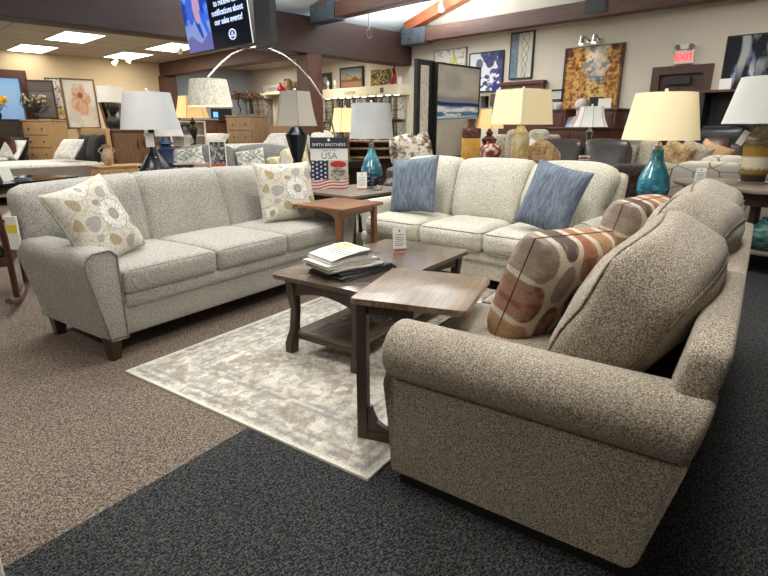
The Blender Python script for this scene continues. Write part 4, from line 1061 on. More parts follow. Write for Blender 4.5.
# ============================================================ sample boards on the right wall beyond the beam
def rack(n,y0,y1,zt_,zb,hdr,label):
    t=thing('sample_board',label,'display board',(UW,0,0),0); 
    obj('header_panel',bx(-.34,0,y0,y1,zt_-hdr,zt_),M['board'],t,False); obj('back_panel',bx(-.03,0,y0,y1,zb,zt_-hdr),M['board'],t,False); return t
ya,yb=PU(411,100,UW).y,PU(320,100,UW).y
rk=rack(3,ya,yb,2.13,.7,.20,'long cream lit sample board hung with fabric, under three pictures')
for k in range(12):
    y=ya+.15+(yb-ya-.3)*k/11; bm=BM(); box(bm,-.30,-.26,y-.05,y+.05,1.922,1.93); obj('lamp_strip',bm,M['hot'],rk,False)
txt=text('lettering','CUSTOM',.09,M['ink'],rk,(-.345,PU(361,92,UW).y,1.99),(90,0,-90))
for x in (332,393):
    b=bx(-.345,-.341,PU(x,90,UW).y-.05,PU(x,90,UW).y+.05,1.98,2.08); obj('emblem',b,M['walnut'],rk,False)
for zc in (1.90,1.40): 
    bm=BM(); tube(bm,[(-.2,ya+.05,zc),(-.2,yb-.05,zc)],.012,6); obj('hanging_rail',bm,M['iron'],rk)
sw_cols=[(92,86,80),(150,142,132),(70,66,64),(176,168,156),(112,92,76),(58,56,58),(134,124,112),(160,150,136),(96,74,60),(190,184,172)]
SWM=[fabric('sample_%s'%w_,tuple(int(x*.7) for x in c),c,tuple(min(255,int(x*1.2)) for x in c),22,.2) for w_,c in zip('abcdefghij',sw_cols)]
proto={}
def swatch(x,y,z,h,label,grp,mi):
    if mi not in proto:
        bm=bx(-.20,.20,-.016,.016,-1,0); me=bpy.data.meshes.new('fabric_sample'); bm.to_mesh(me); bm.free(); me.materials.append(SWM[mi]); proto[mi]=me
    o=bpy.data.objects.new('fabric_sample',proto[mi]); C.objects.link(o); o.location=(x,y,z); o.scale=(.55,1,h); tag(o,label,'fabric sample',grp)
rnd=random.Random(11)
for rn,(xl,xr) in enumerate(((325,345),(350,377),(383,408))):
    w_=('left','middle','right')[rn]
    for z,h,rw in ((1.89,.44,'upper'),(1.39,.55,'lower')):
        y=PU(xr,110,UW).y
        while y<PU(xl,110,UW).y:
            swatch(UW-.2,y,z,h,'fabric sample hanging in the %s row, %s section of the lit sample board'%(rw,w_),'samples %s row %s section'%(rw,w_),rnd.randrange(10)); y+=.085
# second board left of the post
ya,yb=PU(276,110,UW).y,min(PU(232,110,UW).y,VW-.1)
zt2=PU(258,99,UW).z
rk2=rack(3,ya,yb,zt2+.12,.7,.14,'grey sample board left of the wooden post, hung with fabric')
y=ya+.1
while y<yb-.08:
    swatch(UW-.2,y,zt2-.03,.75,'fabric sample hanging on the board left of the wooden post','samples left of the post',rnd.randrange(10)); y+=.1
s0=PU(264,96,UW-.36); t=thing('shop_sign','white name sign reading THOMAS on the cream wall left of the post','sign',(UW,s0.y,0),-90)
wS=abs(PU(253,92,UW).y-PU(275,92,UW).y); z0,z1=PU(264,96,UW).z,PU(264,88,UW).z
t.location.z=max(z0,zt2+.125)
obj('board',bx(-wS/2,wS/2,-.03,0,0,z1-z0,bev=.004),M['white'],t,False); text('lettering','THOMAS',(z1-z0)*.62,M['ink'],t,(0,-.033,(z1-z0)*.25))
# pictures and ornaments on the ledge
LZ=2.131
def ledge(label,xl,xr,yt,fn,fm,**k):
    A_=PU(xl,85,UW-.05); B_=PU(xr,85,UW-.05); xc=(xl+xr)/2
    return framed(label,(UW-.02,(A_.y+B_.y)/2,LZ),-90,abs(A_.y-B_.y),PU(xc,yt,UW-.05).z-LZ,fn,fm,**k)
ledge('small grey portrait in black frame beside the wooden post',321,331,73,f_portrait,M['black'],nx=30)
ledge('sunset barn landscape in dark frame above the sample board',340,363,67,f_sunset,M['darkwood'],nx=60,fw=.035)
ledge('unframed gold and green leaf canvas above the sample board',371,392,69,f_gold,M['brass'],nx=60,fw=.01)
M['redgl']=plain('red_glass',(150,22,30),.15,var=8)
v=PU(394,85,UW-.25); t=thing('bottle','slim bright red bottle on the ledge by the gold canvas','bottle',(UW-.25,v.y,LZ)); bm=BM(); lathe(bm,[(.05,0),(.055,.1),(.05,.2),(.02,.3),(.016,.46),(.022,.47)],14); obj('body',bm,M['redgl'],t)
v=PU(396,85,UW-.25); solo('candle_cup',(lambda b:(lathe(b,[(.04,0),(.045,.14)],12),b)[1])(BM()),M['white'],'small white cup on the ledge right of the red bottle','cup',(UW-.25,v.y-.1,LZ))
for x,l in ((328,'small white figurine in front of the grey portrait'),(335,'small glass goblet right of the grey portrait')):
    v=PU(x,85,UW-.25); bm=BM(); lathe(bm,[(.035,0),(.012,.03),(.012,.08),(.035,.12),(.03,.17),(.008,.2)],12); solo('figurine',bm,M['white'],l,'ornament',(UW-.25,v.y,LZ))
for i,(x,h,l) in enumerate(((281,.42,'left dark red bottle above the grey sample board'),(286,.55,'tallest dark red bottle above the grey sample board'))):
    v=PU(x,92,UW-.2); bm=BM(); hh=PU(x,80 if i else 84,UW).z-(zt2+.12); lathe(bm,[(.07,0),(.09,hh*.3),(.07,hh*.55),(.03,hh*.7),(.03,hh*.95),(.04,hh)],14); solo('bottle',bm,M['redgl'],l,'bottle',(UW-.2,v.y,zt2+.121))
rk2.children[0].scale=(1,1,1)
# board 2 needs a longer ledge up to the post side
obj('ledge_shelf',bx(-.34,0,PU(300,100,UW).y,ya,zt2+.06,zt2+.12),M['board'],rk2,False)
v=PU(289,92,UW-.2); bm=BM(); lathe(bm,[(.05,0),(.11,.1),(.1,.22),(.03,.3)],14); solo('vase',bm,M['oakg'],'tan gourd vase beside the dark red bottles','vase',(UW-.2,v.y,zt2+.121))
# ============================================================ beach canvas and its stand
bp=PV(456,110,4.3); 
def f_beach(a,b):
    p=Pic(a,b,(184,177,163)); n1=fbm(a*3,b*3,3)-.5; s=b+.03*n1
    p.put(step(s-.60,.06),(172,168,160)); p.put(step(s-.64,.1)*step(fbm(a*2.5,b*5,2)-.45,.25),(196,190,176)); p.put(step(.03-np.abs(s-.635),.03),(138,134,142),.8)
    p.put(step(.075-np.abs(s-.52),.02),(176,200,212)); p.put(step(.022-np.abs(s-.585),.012),(34,54,112)); p.put(step(.010-np.abs(s-.555),.01)*step(fbm(a*6,b*30,4)-.45,.1),(62,100,160))
    p.put(step(.05-np.abs(s-.50),.02)*step(fbm(a*4,b*30,8)-.50,.05),(232,236,236)); p.put(step(.035-np.abs(s-.455-.02*a),.015)*step(fbm(a*6,b*30,12)-.42,.05),(58,118,158)); p.put(step(.012-np.abs(s-.425-.03*a),.01),(220,224,222))
    p.put(step(.008-np.abs(s-.405-.05*a),.008),(70,136,160)); p.put(step(.36-s,.04)*step(fbm(a*4,b*7,5)-.5,.2),(196,188,174)); return p.c
yl,yr=PV(435,110,4.3).x,PV(478,110,4.3).x; zb=PV(456,157,4.3).z; zt_=PV(456,64.5,4.3).z
DS=thing('display_stand','tall black framed display stand beside the beach canvas holding a narrow pale mirror','stand',(PV(425,110,4.34).x,4.36,0),0)
dw=PV(434,100,4.36).x-PV(417,100,4.36).x; dh=PV(425,60,4.36).z
obj('post',bx(-dw/2,-dw/2+.06,-.025,.025,0,dh-.06),M['black'],DS,False); obj('post',bx(dw/2-.10,dw/2,-.025,.025,0,dh-.06),M['black'],DS,False); obj('top_rail',bx(-dw/2,dw/2,-.025,.025,dh-.06,dh),M['black'],DS,False)
obj('pale_mirror',bx(-dw/2+.06,dw/2-.10,-.022,.01,PV(425,140,4.36).z,dh-.06),M['creamf'],DS,False); obj('lower_rail',bx(-dw/2+.06,dw/2-.10,-.02,.02,PV(425,145,4.36).z,PV(425,140,4.36).z),M['black'],DS,False)  # mirror strip, its pale reflection given as plain cream colour
obj('foot',bx(-dw/2,dw/2,-.25,.25,0,.04),M['black'],DS,False)
be=thing('console_table','black console table the beach canvas stands on','table',((yl+yr)/2,4.30,0),0); obj('tabletop',bx(-.7,.7,-.2,.2,zb-.04,zb),M['black'],be,False)
for sx in (-1,1):
    for sy in (-1,1): obj('leg',bx(sx*.66-.03,sx*.66+.03,sy*.16-.03,sy*.16+.03,0,zb-.04),M['black'],be,False)
framed('large beach and surf canvas in black frame standing behind the cream sofa',((yl+yr)/2,4.32,zb),0,yr-yl,zt_-zb,f_beach,M['black'],nx=120,fw=.02)
# ============================================================ hanging screens
TX=3.75; tl=PU(193,56.5,TX); tr=PU(257,46.5,TX)
tvw=abs(tl.y-tr.y); tvh=tvw*.60
def f_tv(a,b):
    p=Pic(a,b,(10,14,24)); ph=step(.42-a,.01)
    f=fbm(a*6,b*5,3); p.put(ph,(70,110,210)); p.put(ph*step(f-.52,.1),(110,150,235)); p.put(ph*step(.42-f,.1),(34,60,150))
    # two seated people on a sofa
    p.put(ph*step(.36-b,.03),(120,140,190)); p.put(ph*step(.16-b+.05*np.sin(a*20),.02),(90,90,150))
    for cx,c1,c2 in ((.13,(60,90,190),(30,60,160)),(.24,(170,140,170),(50,90,200))):
        p.put(ph*step(1-((a-cx)/.06)**2-((b-.55)/.2)**2,.1),c1); p.put(ph*step(1-((a-cx)/.03)**2-((b-.8)/.07)**2,.1),(170,140,150)); p.put(ph*step(1-((a-cx-.05-(.5-b)*.3)/.03)**2-((b-.33)/.18)**2,.1),c2)
    return p.c
TV=thing('hanging_screen','large hanging screen with blue photo and white words on black, top left','screen',(TX,(tl.y+tr.y)/2,tl.z+.02),-90)
TV.rotation_euler=(R(6),0,R(-90))
obj('screen',panel(tvw-.03,tvh-.03,150,90,f_tv,.004),M['screen'],TV,False,loc=(0,-.044,.015))
obj('housing',bx(-tvw/2,tvw/2,-.04,.03,0,tvh,bev=.006),M['black'],TV,False)
obj('edge_trim',bx(tvw/2-.012,tvw/2,-.048,-.04,0,tvh),M['white'],TV,False)
M['screentext']=emis('screen_text',(196,214,255),1.0,(200,210,230))
for s,z,zz in (('614.873.1000',.19,.56),('to receive text',.115,.465),('notifications about',.115,.365),('our sales events!',.115,.265)):
    text('lettering',s,z*tvw/1.9,M['screentext'],TV,(tvw*.21,-.05,zz),bold=.02)
bm=BM(); tube(bm,[(.045*math.cos(2*PI*i/24),0,.045*math.sin(2*PI*i/24)) for i in range(24)],.006,6,True); box(bm,-.03,.03,-.002,.002,-.02,-.005); prism(bm,[(-.015,0),(0,.03),(.015,0)],-.002,.002,'y'); obj('emblem',bm,M['screentext'],TV,loc=(tvw*.24,-.052,.13)).scale=(1.6,1,1.2)
bm=BM(); tube(bm,[(0,.0,tvh*.5),(0,.0,tvh+.9)],.025,8); obj('hanging_pole',bm,M['black'],TV,loc=(0,.06,0))
g0=P(259,48,5.15); g1=P(275,47.5,4.75); mid=(g0+g1)/2
T2=thing('hanging_screen','second hanging screen seen from its dark side, right of the lit one','screen',(mid.x,mid.y,mid.z),0)
T2.rotation_euler=(R(4),0,math.atan2(g1.y-g0.y,g1.x-g0.x)); L_=(g1-g0).length
T2.rotation_euler=(0,0,math.atan2(g1.y-g0.y,g1.x-g0.x))
M['tvback']=plain('dull_black_casing',(26,25,27),.5,var=10,sc_=3)
obj('housing',bx(-L_/2,L_/2,-.03,.03,0,.7,bev=.005),M['tvback'],T2,False); bm=BM(); tube(bm,[(0,0,.65),(0,0,1.5)],.025,8); obj('hanging_pole',bm,M['black'],T2)
# ============================================================ lights in the lower ceiling
M['troffer']=emis('light_diffuser',(255,250,240),7)
def troffer(p0,p1,label):
    x0,x1=sorted((p0[0],p1[0])); y0,y1=sorted((p0[1],p1[1]))
    t=thing('ceiling_light',label,'ceiling light',((x0+x1)/2,(y0+y1)/2,ZC),0,'recessed ceiling lights'); a,b=(x1-x0)/2,(y1-y0)/2
    bm=BM(); box(bm,-a-.03,a+.03,-b-.03,-b,-.012,.0); box(bm,-a-.03,a+.03,b,b+.03,-.012,0); box(bm,-a-.03,-a,-b,b,-.012,0); box(bm,a,a+.03,-b,b,-.012,0); obj('frame',bm,M['white'],t,False)
    obj('diffuser',bx(-a,a,-b,b,-.008,-.001),M['troffer'],t,False)
for (xa,ya_,xb,yb_,l) in ((51,38,99,36,'recessed square ceiling light nearest the dark beam, upper left'),(11,50,54,47,'leftmost recessed ceiling light'),(108,56,148,55,'recessed ceiling light third from the left, above the flower canvas'),(155,48.5,192,46,'recessed ceiling light partly behind the hanging screen')):
    p,q_=G(xa,ya_,ZC),G(xb,yb_,ZC); cx,cy=(p.x+q_.x)/2,(p.y+q_.y)/2; troffer((cx-.31,cy-.6),(cx+.31,cy+.6),l)
def track(label,p,aim,lit=False,group='spotlights'):
    t=thing('spotlight',label,'spotlight',p,0,group)
    bm=BM(); lathe(bm,[(.03,-.015),(.03,0)],12); obj('mount',bm,M['white'],t)
    bm=BM(); tube(bm,[(0,0,-.01),(0,0,-.08)],.008,6); obj('stem',bm,M['white'],t)
    d=(Vector(aim)-Vector(p)).normalized(); bm=BM(); c0=Vector((0,0,-.10)); tube(bm,[c0-d*.06,c0+d*.0,c0+d*.07],.04,12,rr=[.03,.045,.055]); h=obj('spot_head',bm,M['white'],t)
    bm=BM(); tube(bm,[c0+d*.071,c0+d*.074],.045,12); obj('lens',bm,M['hot'],h)
    return t
for x,y,z,aim,l in ((115,57,ZC,(3,13,1),'left spotlight in front of the ceiling light above the flower canvas'),(129,54,ZC,(4,13,1),'right spotlight in front of the ceiling light above the flower canvas'),(180,44,ZC,(5,13,1),'spotlight under the ceiling light beside the hanging screen')):
    g=G(x,y,z); track(l,g,aim)
for x,y,l in ((281,61,'single spotlight on the low ceiling left of the wooden post'),(333,57,'left spotlight of the pair just right of the wooden post'),(340,56,'right spotlight of the pair just right of the wooden post')):
    g=G(x,y,ZC); g.x=min(g.x,8.0) if False else g.x
    p=P(x,y,10.5); p.z=ZC; track(l,p,(p.x+.5,p.y-.6,1.8))
# spot on the vaulted part
p=PU(441,7,8.3); t=track('bright round spotlight hanging between the rafters above the beach canvas',(p.x,p.y,p.z+.1),(p.x-1,p.y-1,.8))
p=P(369,24,9.2); t=thing('hanging_hook','small wire ring hook below the sloping white ceiling','hook',(p.x,p.y,p.z-.15)); bm=BM(); tube(bm,[(.07*math.cos(2*PI*i/16),0,.07*math.sin(2*PI*i/16)) for i in range(16)],.008,6,True); tube(bm,[(0,0,.07),(0,0,.5)],.01,6); obj('ring',bm,M['steel'],t)
# ============================================================ beds, chests and other things far left
def bed(label,x0,x1,y0,y1,z,hm,fm,hh,post=False):
    t=thing('bed',label,'bed',((x0+x1)/2,(y0+y1)/2,0),0); a,b=(x1-x0)/2,(y1-y0)/2
    bm=rbox(2*a-.1,2*b-.04,.26,.06,(8,8,3),(0,0,.01)); bmesh.ops.translate(bm,verts=bm.verts,vec=(-.02,0,z-.13)); obj('mattress',bm,M['matt'],t)
    for s in (-1,1): obj('side_rail',bx(-a,a,s*b-.02,s*b+.02,z-.52,z-.05,bev=.01),fm,t,False)
    obj('footboard',bx(-a-.04,-a+.0,-b,b,z-.5,z-.08,bev=.01),fm,t,False)
    for sx in (-1,1):
        for sy in (-1,1): obj('leg',bx(sx*(a-.03)-.04,sx*(a-.03)+.04,sy*(b-.03)-.04,sy*(b-.03)+.04,0,z-.5),fm,t,False)
    obj('headboard',bx(a,a+.07,-b-.03,b+.03,.2,hh,bev=.01),hm,t,False); return t
b1=bed('grey storage bed with white mattress and oak headboard on the left',1.2,3.75,11.0,12.6,.66,M['oak'],M['greywood'],1.26)
for xx in (.0,.9): obj('drawer_front',bx(xx-.9,xx-.06,-.825,-.815,.2,.46,bev=.004),M['greywood'],b1,False)
wp=pillow(.62,.46,.18,None,16,name='pillow',seed=2); bk=pillow(.55,.55,.2,None,16,name='pillow',seed=4)
def bp_(mesh,m,label,loc,yaw,lean,roll=0,group=None):
    me=mesh.copy(); o=obj('pillow',me,m); tag(o,label,'pillow',group); pose(o,loc,yaw,lean,roll); return o
def PB(x,y,v): return PV(x,y,v)
bp_(wp,M['matt'],'white pillow leaning on black pillows on the grey storage bed',PV(69,151,11.35)+Vector((0,0,.03)),-75,38)
bp_(bk,M['blackf'],'left black pillow behind the white one on the grey storage bed',PV(80,150,11.7)+Vector((.1,0,.04)),-80,22)
bp_(bk,M['blackf'],'right black pillow against the oak headboard of the grey storage bed',PV(96,151,11.3)+Vector((.0,0,.05)),-85,18)
b0=bed('bed with white mattress at the far left edge, behind the grey storage bed',-.6,2.55,12.66,13.3,.72,M['redwood'],M['darkwood'],1.1)
bp_(wp,M['matt'],'white pillow on the bed at the far left edge',PV(12,150,12.9),-70,35)
bp_(bk,M['blackf'],'dark pillow behind the white one on the bed at the far left edge',PV(19,150,13.0),-75,20)
def chest(label,loc,rz,w,d,h,m,rows,cols=1,cat='dresser',name='chest_of_drawers',z0=0,knob=None,group=None):
    t=thing(name,label,cat,loc,rz,group); knob=knob or M['oakpull']
    obj('body',bx(-w/2,w/2,-d/2,d/2,.08,h-.03,bev=.006),m,t,False); obj('top',bx(-w/2-.02,w/2+.02,-d/2-.02,d/2+.02,h-.03,h,bev=.006),m,t,False)
    obj('base',bx(-w/2+.02,w/2-.02,-d/2+.02,d/2-.02,0,.08),m,t,False)
    rh=(h-.16)/rows
    for r in range(rows):
        for c in range(cols):
            cw_=(w-.06)/cols; x=-w/2+.03+cw_*c; z=.10+rh*r
            dr=obj('drawer',bx(x+.012,x+cw_-.012,-d/2-.018,-d/2+.001,z+.012,z+rh-.012,bev=.004),m,t,False)
            for kx in ((.5,) if cw_<.45 else (.25,.75)):
                bm=BM(); lathe(bm,[(.008,0),(.018,.02),(.008,.028)],8); obj('knob',bm,knob,dr,True,(x+cw_*kx,-d/2-.018,z+rh*.5),(90,0,0))
    return t
p=PV(34,119.5,13.2); 
ck=chest('tall oak chest of five drawers on the left, mirror and flowers on top',(p.x,p.y+.25,0),-58,.72,.44,p.z,M['oak'],5); CKZ=p.z
ck.location=(PV(43,119,13.38).x,13.36,0)
p=PV(-4,120,13.6); dch=chest('dark brown chest at the left edge with yellow flowers on top',(p.x,p.y,0),0,.7,.40,PV(3,119,13.4).z,M['darkwood'],4)
p=PV(13,122,13.68); chest('narrow red brown chest between the dark chest and the oak chest',(p.x,p.y,0),0,.28,.3,PV(14,121,13.5).z,M['walnut'],5)
# leaves and flowers
def bouquet(label,loc,rz,R_,Hh,leafm,flm,nl,nf,vm=None,cat='plant',name='potted_plant',fr=.03,vr=.06,vh=.15):
    t=thing(name,label,cat,loc,rz); rnd=random.Random(int(nl*7+nf))
    bm=BM(); lathe(bm,[(vr*.6,0),(vr,vh*.4),(vr*.9,vh*.7),(vr*.5,vh)],14); obj('pot',bm,vm or M['black'],t)
    bm=BM(); bl=BM(); bf=BM()
    for k in range(nl):
        a=rnd.uniform(0,2*PI); r=R_*rnd.random()**.6; z=vh+(Hh-vh)*rnd.uniform(.25,1)*(1-.35*(r/R_)**2); tip=Vector((r*math.cos(a),r*math.sin(a),z))
        if k%3==0: tube(bm,[(0,0,vh*.9),tip*.5+Vector((0,0,.03)),tip],.004,4)
        s=rnd.uniform(.03,.06); d=Vector((rnd.uniform(-1,1),rnd.uniform(-1,1),rnd.uniform(-.3,1))).normalized(); e=d.cross(Vector((rnd.uniform(-1,1),.3,.5))).normalized()*s*.4
        vs=[bl.verts.new(tip),bl.verts.new(tip+d*s*.6+e),bl.verts.new(tip+d*s*1.3),bl.verts.new(tip+d*s*.6-e)]; bl.faces.new(vs)
    for k in range(nf):
        a=rnd.uniform(0,2*PI); r=R_*.85*rnd.random()**.5; z=vh+(Hh-vh)*rnd.uniform(.55,1)
        bmesh.ops.create_icosphere(bf,subdivisions=1,radius=fr*rnd.uniform(.7,1.2),matrix=Matrix.Translation((r*math.cos(a),r*math.sin(a),z)))
    obj('stems',bm,M['darkwood'],t); obj('leaves',bl,leafm,t,False)
    if nf: obj('blossoms',bf,flm,t)
    else: bf.free()
    return t
M['leaf']=plain('sage_leaves',(98,106,84),.6,var=20,sc_=20); M['yel']=plain('yellow_petals',(214,160,30),.6,var=14); M['palepet']=plain('pale_petals',(206,186,140),.6,var=20,sc_=30); M['copper']=plain('copper_petals',(112,74,58),.5,var=20,sc_=20); M['leafd']=plain('dark_leaves',(70,64,54),.6,var=14)
p=P(4,118,12.0); bouquet('bunch of yellow flowers at the left edge, in front of the window',(dch.location.x+.05,dch.location.y-.05,PV(3,119,13.4).z),0,.22,.42,M['leaf'],M['yel'],30,60,fr=.05)
bouquet('loose sage branches with pale flowers in front of the grey mirror',(ck.location.x-.14,ck.location.y-.06,CKZ),0,.26,.48,M['leaf'],M['palepet'],150,26,fr=.025)
M['mirror']=plain('mirror_glass',(120,118,116),.08,.9,var=2)
def lean_panel(label,x0,x1,yt,yb,w,fn,fm,yawoff=0,fw=.03,nm='framed_picture',cat='picture',d=.04,nx=50,back=4,roll=0):
    pb=P((x0+x1)/2,yb,w); pt_=P((x0+x1)/2,yt,w); ww=(x1-x0)/FPX*w; hh=(pt_.z-pb.z)
    t=framed(label,pb,face(pb)+yawoff,ww/math.cos(R(yawoff)),hh,fn,fm,d=d,fw=fw,nm=nm,cat=cat,nx=nx); t.rotation_euler=(R(-back),R(roll),R(face(pb)+yawoff)); return t
def f_mir_reflection(a,b):
    p=Pic(a,b,(104,100,98)); p.put(step(b-.72,.02),(92,84,80)); p.put(step(.01-np.abs(b-.73),.01),(60,54,50)); return p.c  # reflection painted onto the mirror face as flat grey bands
m_=lean_panel('grey framed mirror leaning on the wall, right of the window',34,57,81,119,11.3,f_mir_reflection,M['darkwood'],nm='mirror',cat='mirror',back=3); 
def f_spr(a,b):
    p=Pic(a,b,(206,200,188)); p.put(step(fbm(a*18,b*22,3)-.62,.04),(130,120,84)); p.put(step(fbm(a*14,b*16,8)-.7,.04),(70,62,54)); p.put(step(.25-b,.1)*step(fbm(a*8,b*8,2)-.45,.05),(200,160,60)); p.put(step(.02-np.abs(a-.6-.1*np.sin(b*6)),.02)*step(.8-b,.1),(90,80,60)); return p.c
def f_flow(a,b):
    p=Pic(a,b,(200,194,182)); p.put(step(fbm(a*5,b*5,2)-.55,.1),(186,178,166)); th=np.arctan2(b-.62,a-.5); e=np.hypot((a-.5)/.34,(b-.58)/.34)/(.72+.28*np.abs(np.cos(th*2.5))); p.put(step(1-e+.25*(fbm(a*9,b*9,4)-.5),.15),(198,158,124)); p.put(step(1-e,.1)*step(fbm(th*5,e*3,6)-.55,.15),(170,124,92),.8); p.put(step(1-((a-.52)/.09)**2-((b-.68)/.07)**2+.6*(fbm(a*20,b*20,3)-.5),.4),(78,64,84),.8); return p.c
lean_panel('cream canvas of small dark and yellow blossoms behind the flower canvas',53,76,79,120,11.6,f_spr,M['black'],fw=.02)
lean_panel('deep framed canvas of one large tan flower on the oak headboard end',70,99,80,129,11.0,f_flow,M['rustic'],yawoff=12,fw=.03,d=.09)
hs=P(63,130,11.8); bm=BM(); lathe(bm,[(.05,0),(.09,.12),(.07,.24),(.04,.30)],12)
chest('low oak cabinet behind the headboard carrying canvases and the gourd lamp',(4.05,12.05,0),-90,1.5,.42,P(75,130.5,11.0).z,M['oak'],2,2,name='cabinet',cat='cabinet')
solo('vase',bm,M['black'],'black vase at the foot of the flower canvas','vase',(4.0,12.65,P(75,130.5,11.0).z))
# lamp with gourd base
pF=P(107,130,11.0); L12=thing('table_lamp','far left lamp with white drum shade and black double gourd base','lamp',(4.12,11.55,P(75,130.5,11.0).z),0)
q=lambda y:P(104,y,11.0).z-L12.location.z
z1_=max(.02,q(128)); lampbase(L12,[(.07,0),(.14,.08),(.16,.16),(.12,.25),(.05,.30),(.12,.38),(.13,.44),(.08,.52),(.02,.57),(.015,.66)],M['black'])
shade(L12,M['shade_white'],.24,.22,q(89)-q(104),q(104))
framed('stack of leaning dark picture frames, front one right of the gourd lamp',P(113,129,10.7),face(P(113,129,10.7))+62,.5,.62,f_dark,M['rustic'],nx=30).rotation_euler=(R(-10),0,R(face(P(113,129,10.7))+62))
framed('leaning picture frame with dark red picture, second right of the gourd lamp',P(120,129,10.7),face(P(120,129,10.7))+58,.5,.55,f_portrait,M['rustic'],nx=30).rotation_euler=(R(-12),0,R(face(P(120,129,10.7))+58))
# nightstand, urn vase, rustic armoire
pn=P(113,161,10.0); ns=chest('low oak nightstand with dark pulls in front of the storage bed',(pn.x,10.55,0),0,.85,.5,.62,M['oak'],2,2,name='nightstand',cat='nightstand')
M['urn']=plain('blush_ceramic',(172,146,126),.5,var=14,sc_=20)
pu=PV(108,160,10.5); t=thing('urn_vase','blush two-handled urn vase on the oak nightstand','vase',(pu.x,pu.y,.62)); uh=.38
bm=BM(); lathe(bm,[(.06,0),(.11,.06),(.14,.16),(.13,.26),(.08,.34),(.07,.40),(.09,.46),(.10,.47)],18); obj('body',bm,M['urn'],t)
t.scale=(.76,.76,.76)
for s in (-1,1):
    bm=BM(); tube(bm,[(s*(.08+.1*math.sin(PI*i/8)),0,.43-.17*i/8) for i in range(9)],.014,6); obj('handle',bm,M['urn'],t)
pa=P(122,129,10.1); ar=thing('armoire','weathered rustic wood armoire with two doors behind the navy lamp','cabinet',(pa.x+.35,pa.y+.1,0),-20)
aw,ah=.95,pa.z; obj('body',bx(-aw/2,aw/2,-.25,.25,.05,ah-.04),M['rustic'],ar,False); obj('cornice',bx(-aw/2-.03,aw/2+.03,-.28,.28,ah-.04,ah,bev=.008),M['rustic'],ar,False); obj('base',bx(-aw/2+.02,aw/2-.02,-.23,.23,0,.05),M['rustic'],ar,False)
for s in (-1,1):
    dr=obj('door',bx(min(s*.01,s*(aw/2-.03)),max(s*.01,s*(aw/2-.03)),-.27,-.249,.1,ah-.1,bev=.005),M['rustic'],ar,False)
    bm=BM(); tube(bm,[(s*.05,-.27,.9),(s*.05,-.30,.92),(s*.05,-.30,1.02),(s*.05,-.27,1.04)],.008,6); obj('handle',bm,M['iron'],dr)
# black table with shine, tag, rocking chair
pt_=G(8,180,.74); M['gloss']=plain('gloss_black_top',(24,26,30),.06,var=3)
bt=end_table('gloss black table at the left edge behind the grey sofa',(pt_.x,pt_.y),30,1.2,.7,.74,M['gloss'])
solo('price_tag',bx(-.05,.05,-.002,.002,0,.14),M['paper'],'tilted grey-white tag standing on the gloss black table','tag',(G(9,181,.74)),0,rot=(-10,-12,face(pt_)))
rc=thing('rocking_chair','dark brown wooden rocking chair with padded seat at the left edge','chair',F(1.42,4.72),FA+150)
for s in (-1,1):
    bm=BM(); tube(bm,[(s*.27,-.45+.95*i/16,.018+.10*((i-8)/8)**2) for i in range(17)],.02,6); obj('rocker',bm,M['redwood'],rc)
    obj('arm',bx(s*.28-.035,s*.28+.035,-.28,.22,.62,.645,bev=.008),M['redwood'],rc,False)
    bm=BM(); tube(bm,[(s*.27,-.24,.06),(s*.27,-.24,.62)],.02,8); obj('leg',bm,M['redwood'],rc); bm=BM(); tube(bm,[(s*.27,.20,.06),(s*.27,.20,.42),(s*.26,.34,1.02)],.022,8); obj('leg',bm,M['redwood'],rc)
bm=rbox(.50,.48,.10,.04,(6,6,3),(0,0,.02)); bmesh.ops.translate(bm,verts=bm.verts,vec=(0,-.02,.42)); obj('seat_pad',bm,M['leather'],rc)
obj('seat_frame',bx(-.27,.27,-.26,.22,.30,.37,bev=.006),M['redwood'],rc,False)
for k in range(6): bm=BM(); tube(bm,[(-.2+.08*k,.20,.42),(-.2+.08*k,.33,.98)],.016,6); obj('back_slat',bm,M['redwood'],rc)
bm=BM(); box(bm,-.28,.28,.32,.36,.96,1.06,bev=.01); obj('top_rail',bm,M['redwood'],rc)
br_=thing('brochure','brochure with yellow and white print hanging behind the left end of the grey sofa','brochure',F(1.318,3.60,.57),FA-60)
obj('pages',bx(-.035,.035,-.006,.006,0,.20),M['paper'],br_,False); obj('yellow_print',bx(-.03,.03,-.0075,-.0061,.10,.15),M['yellow'],br_,False)
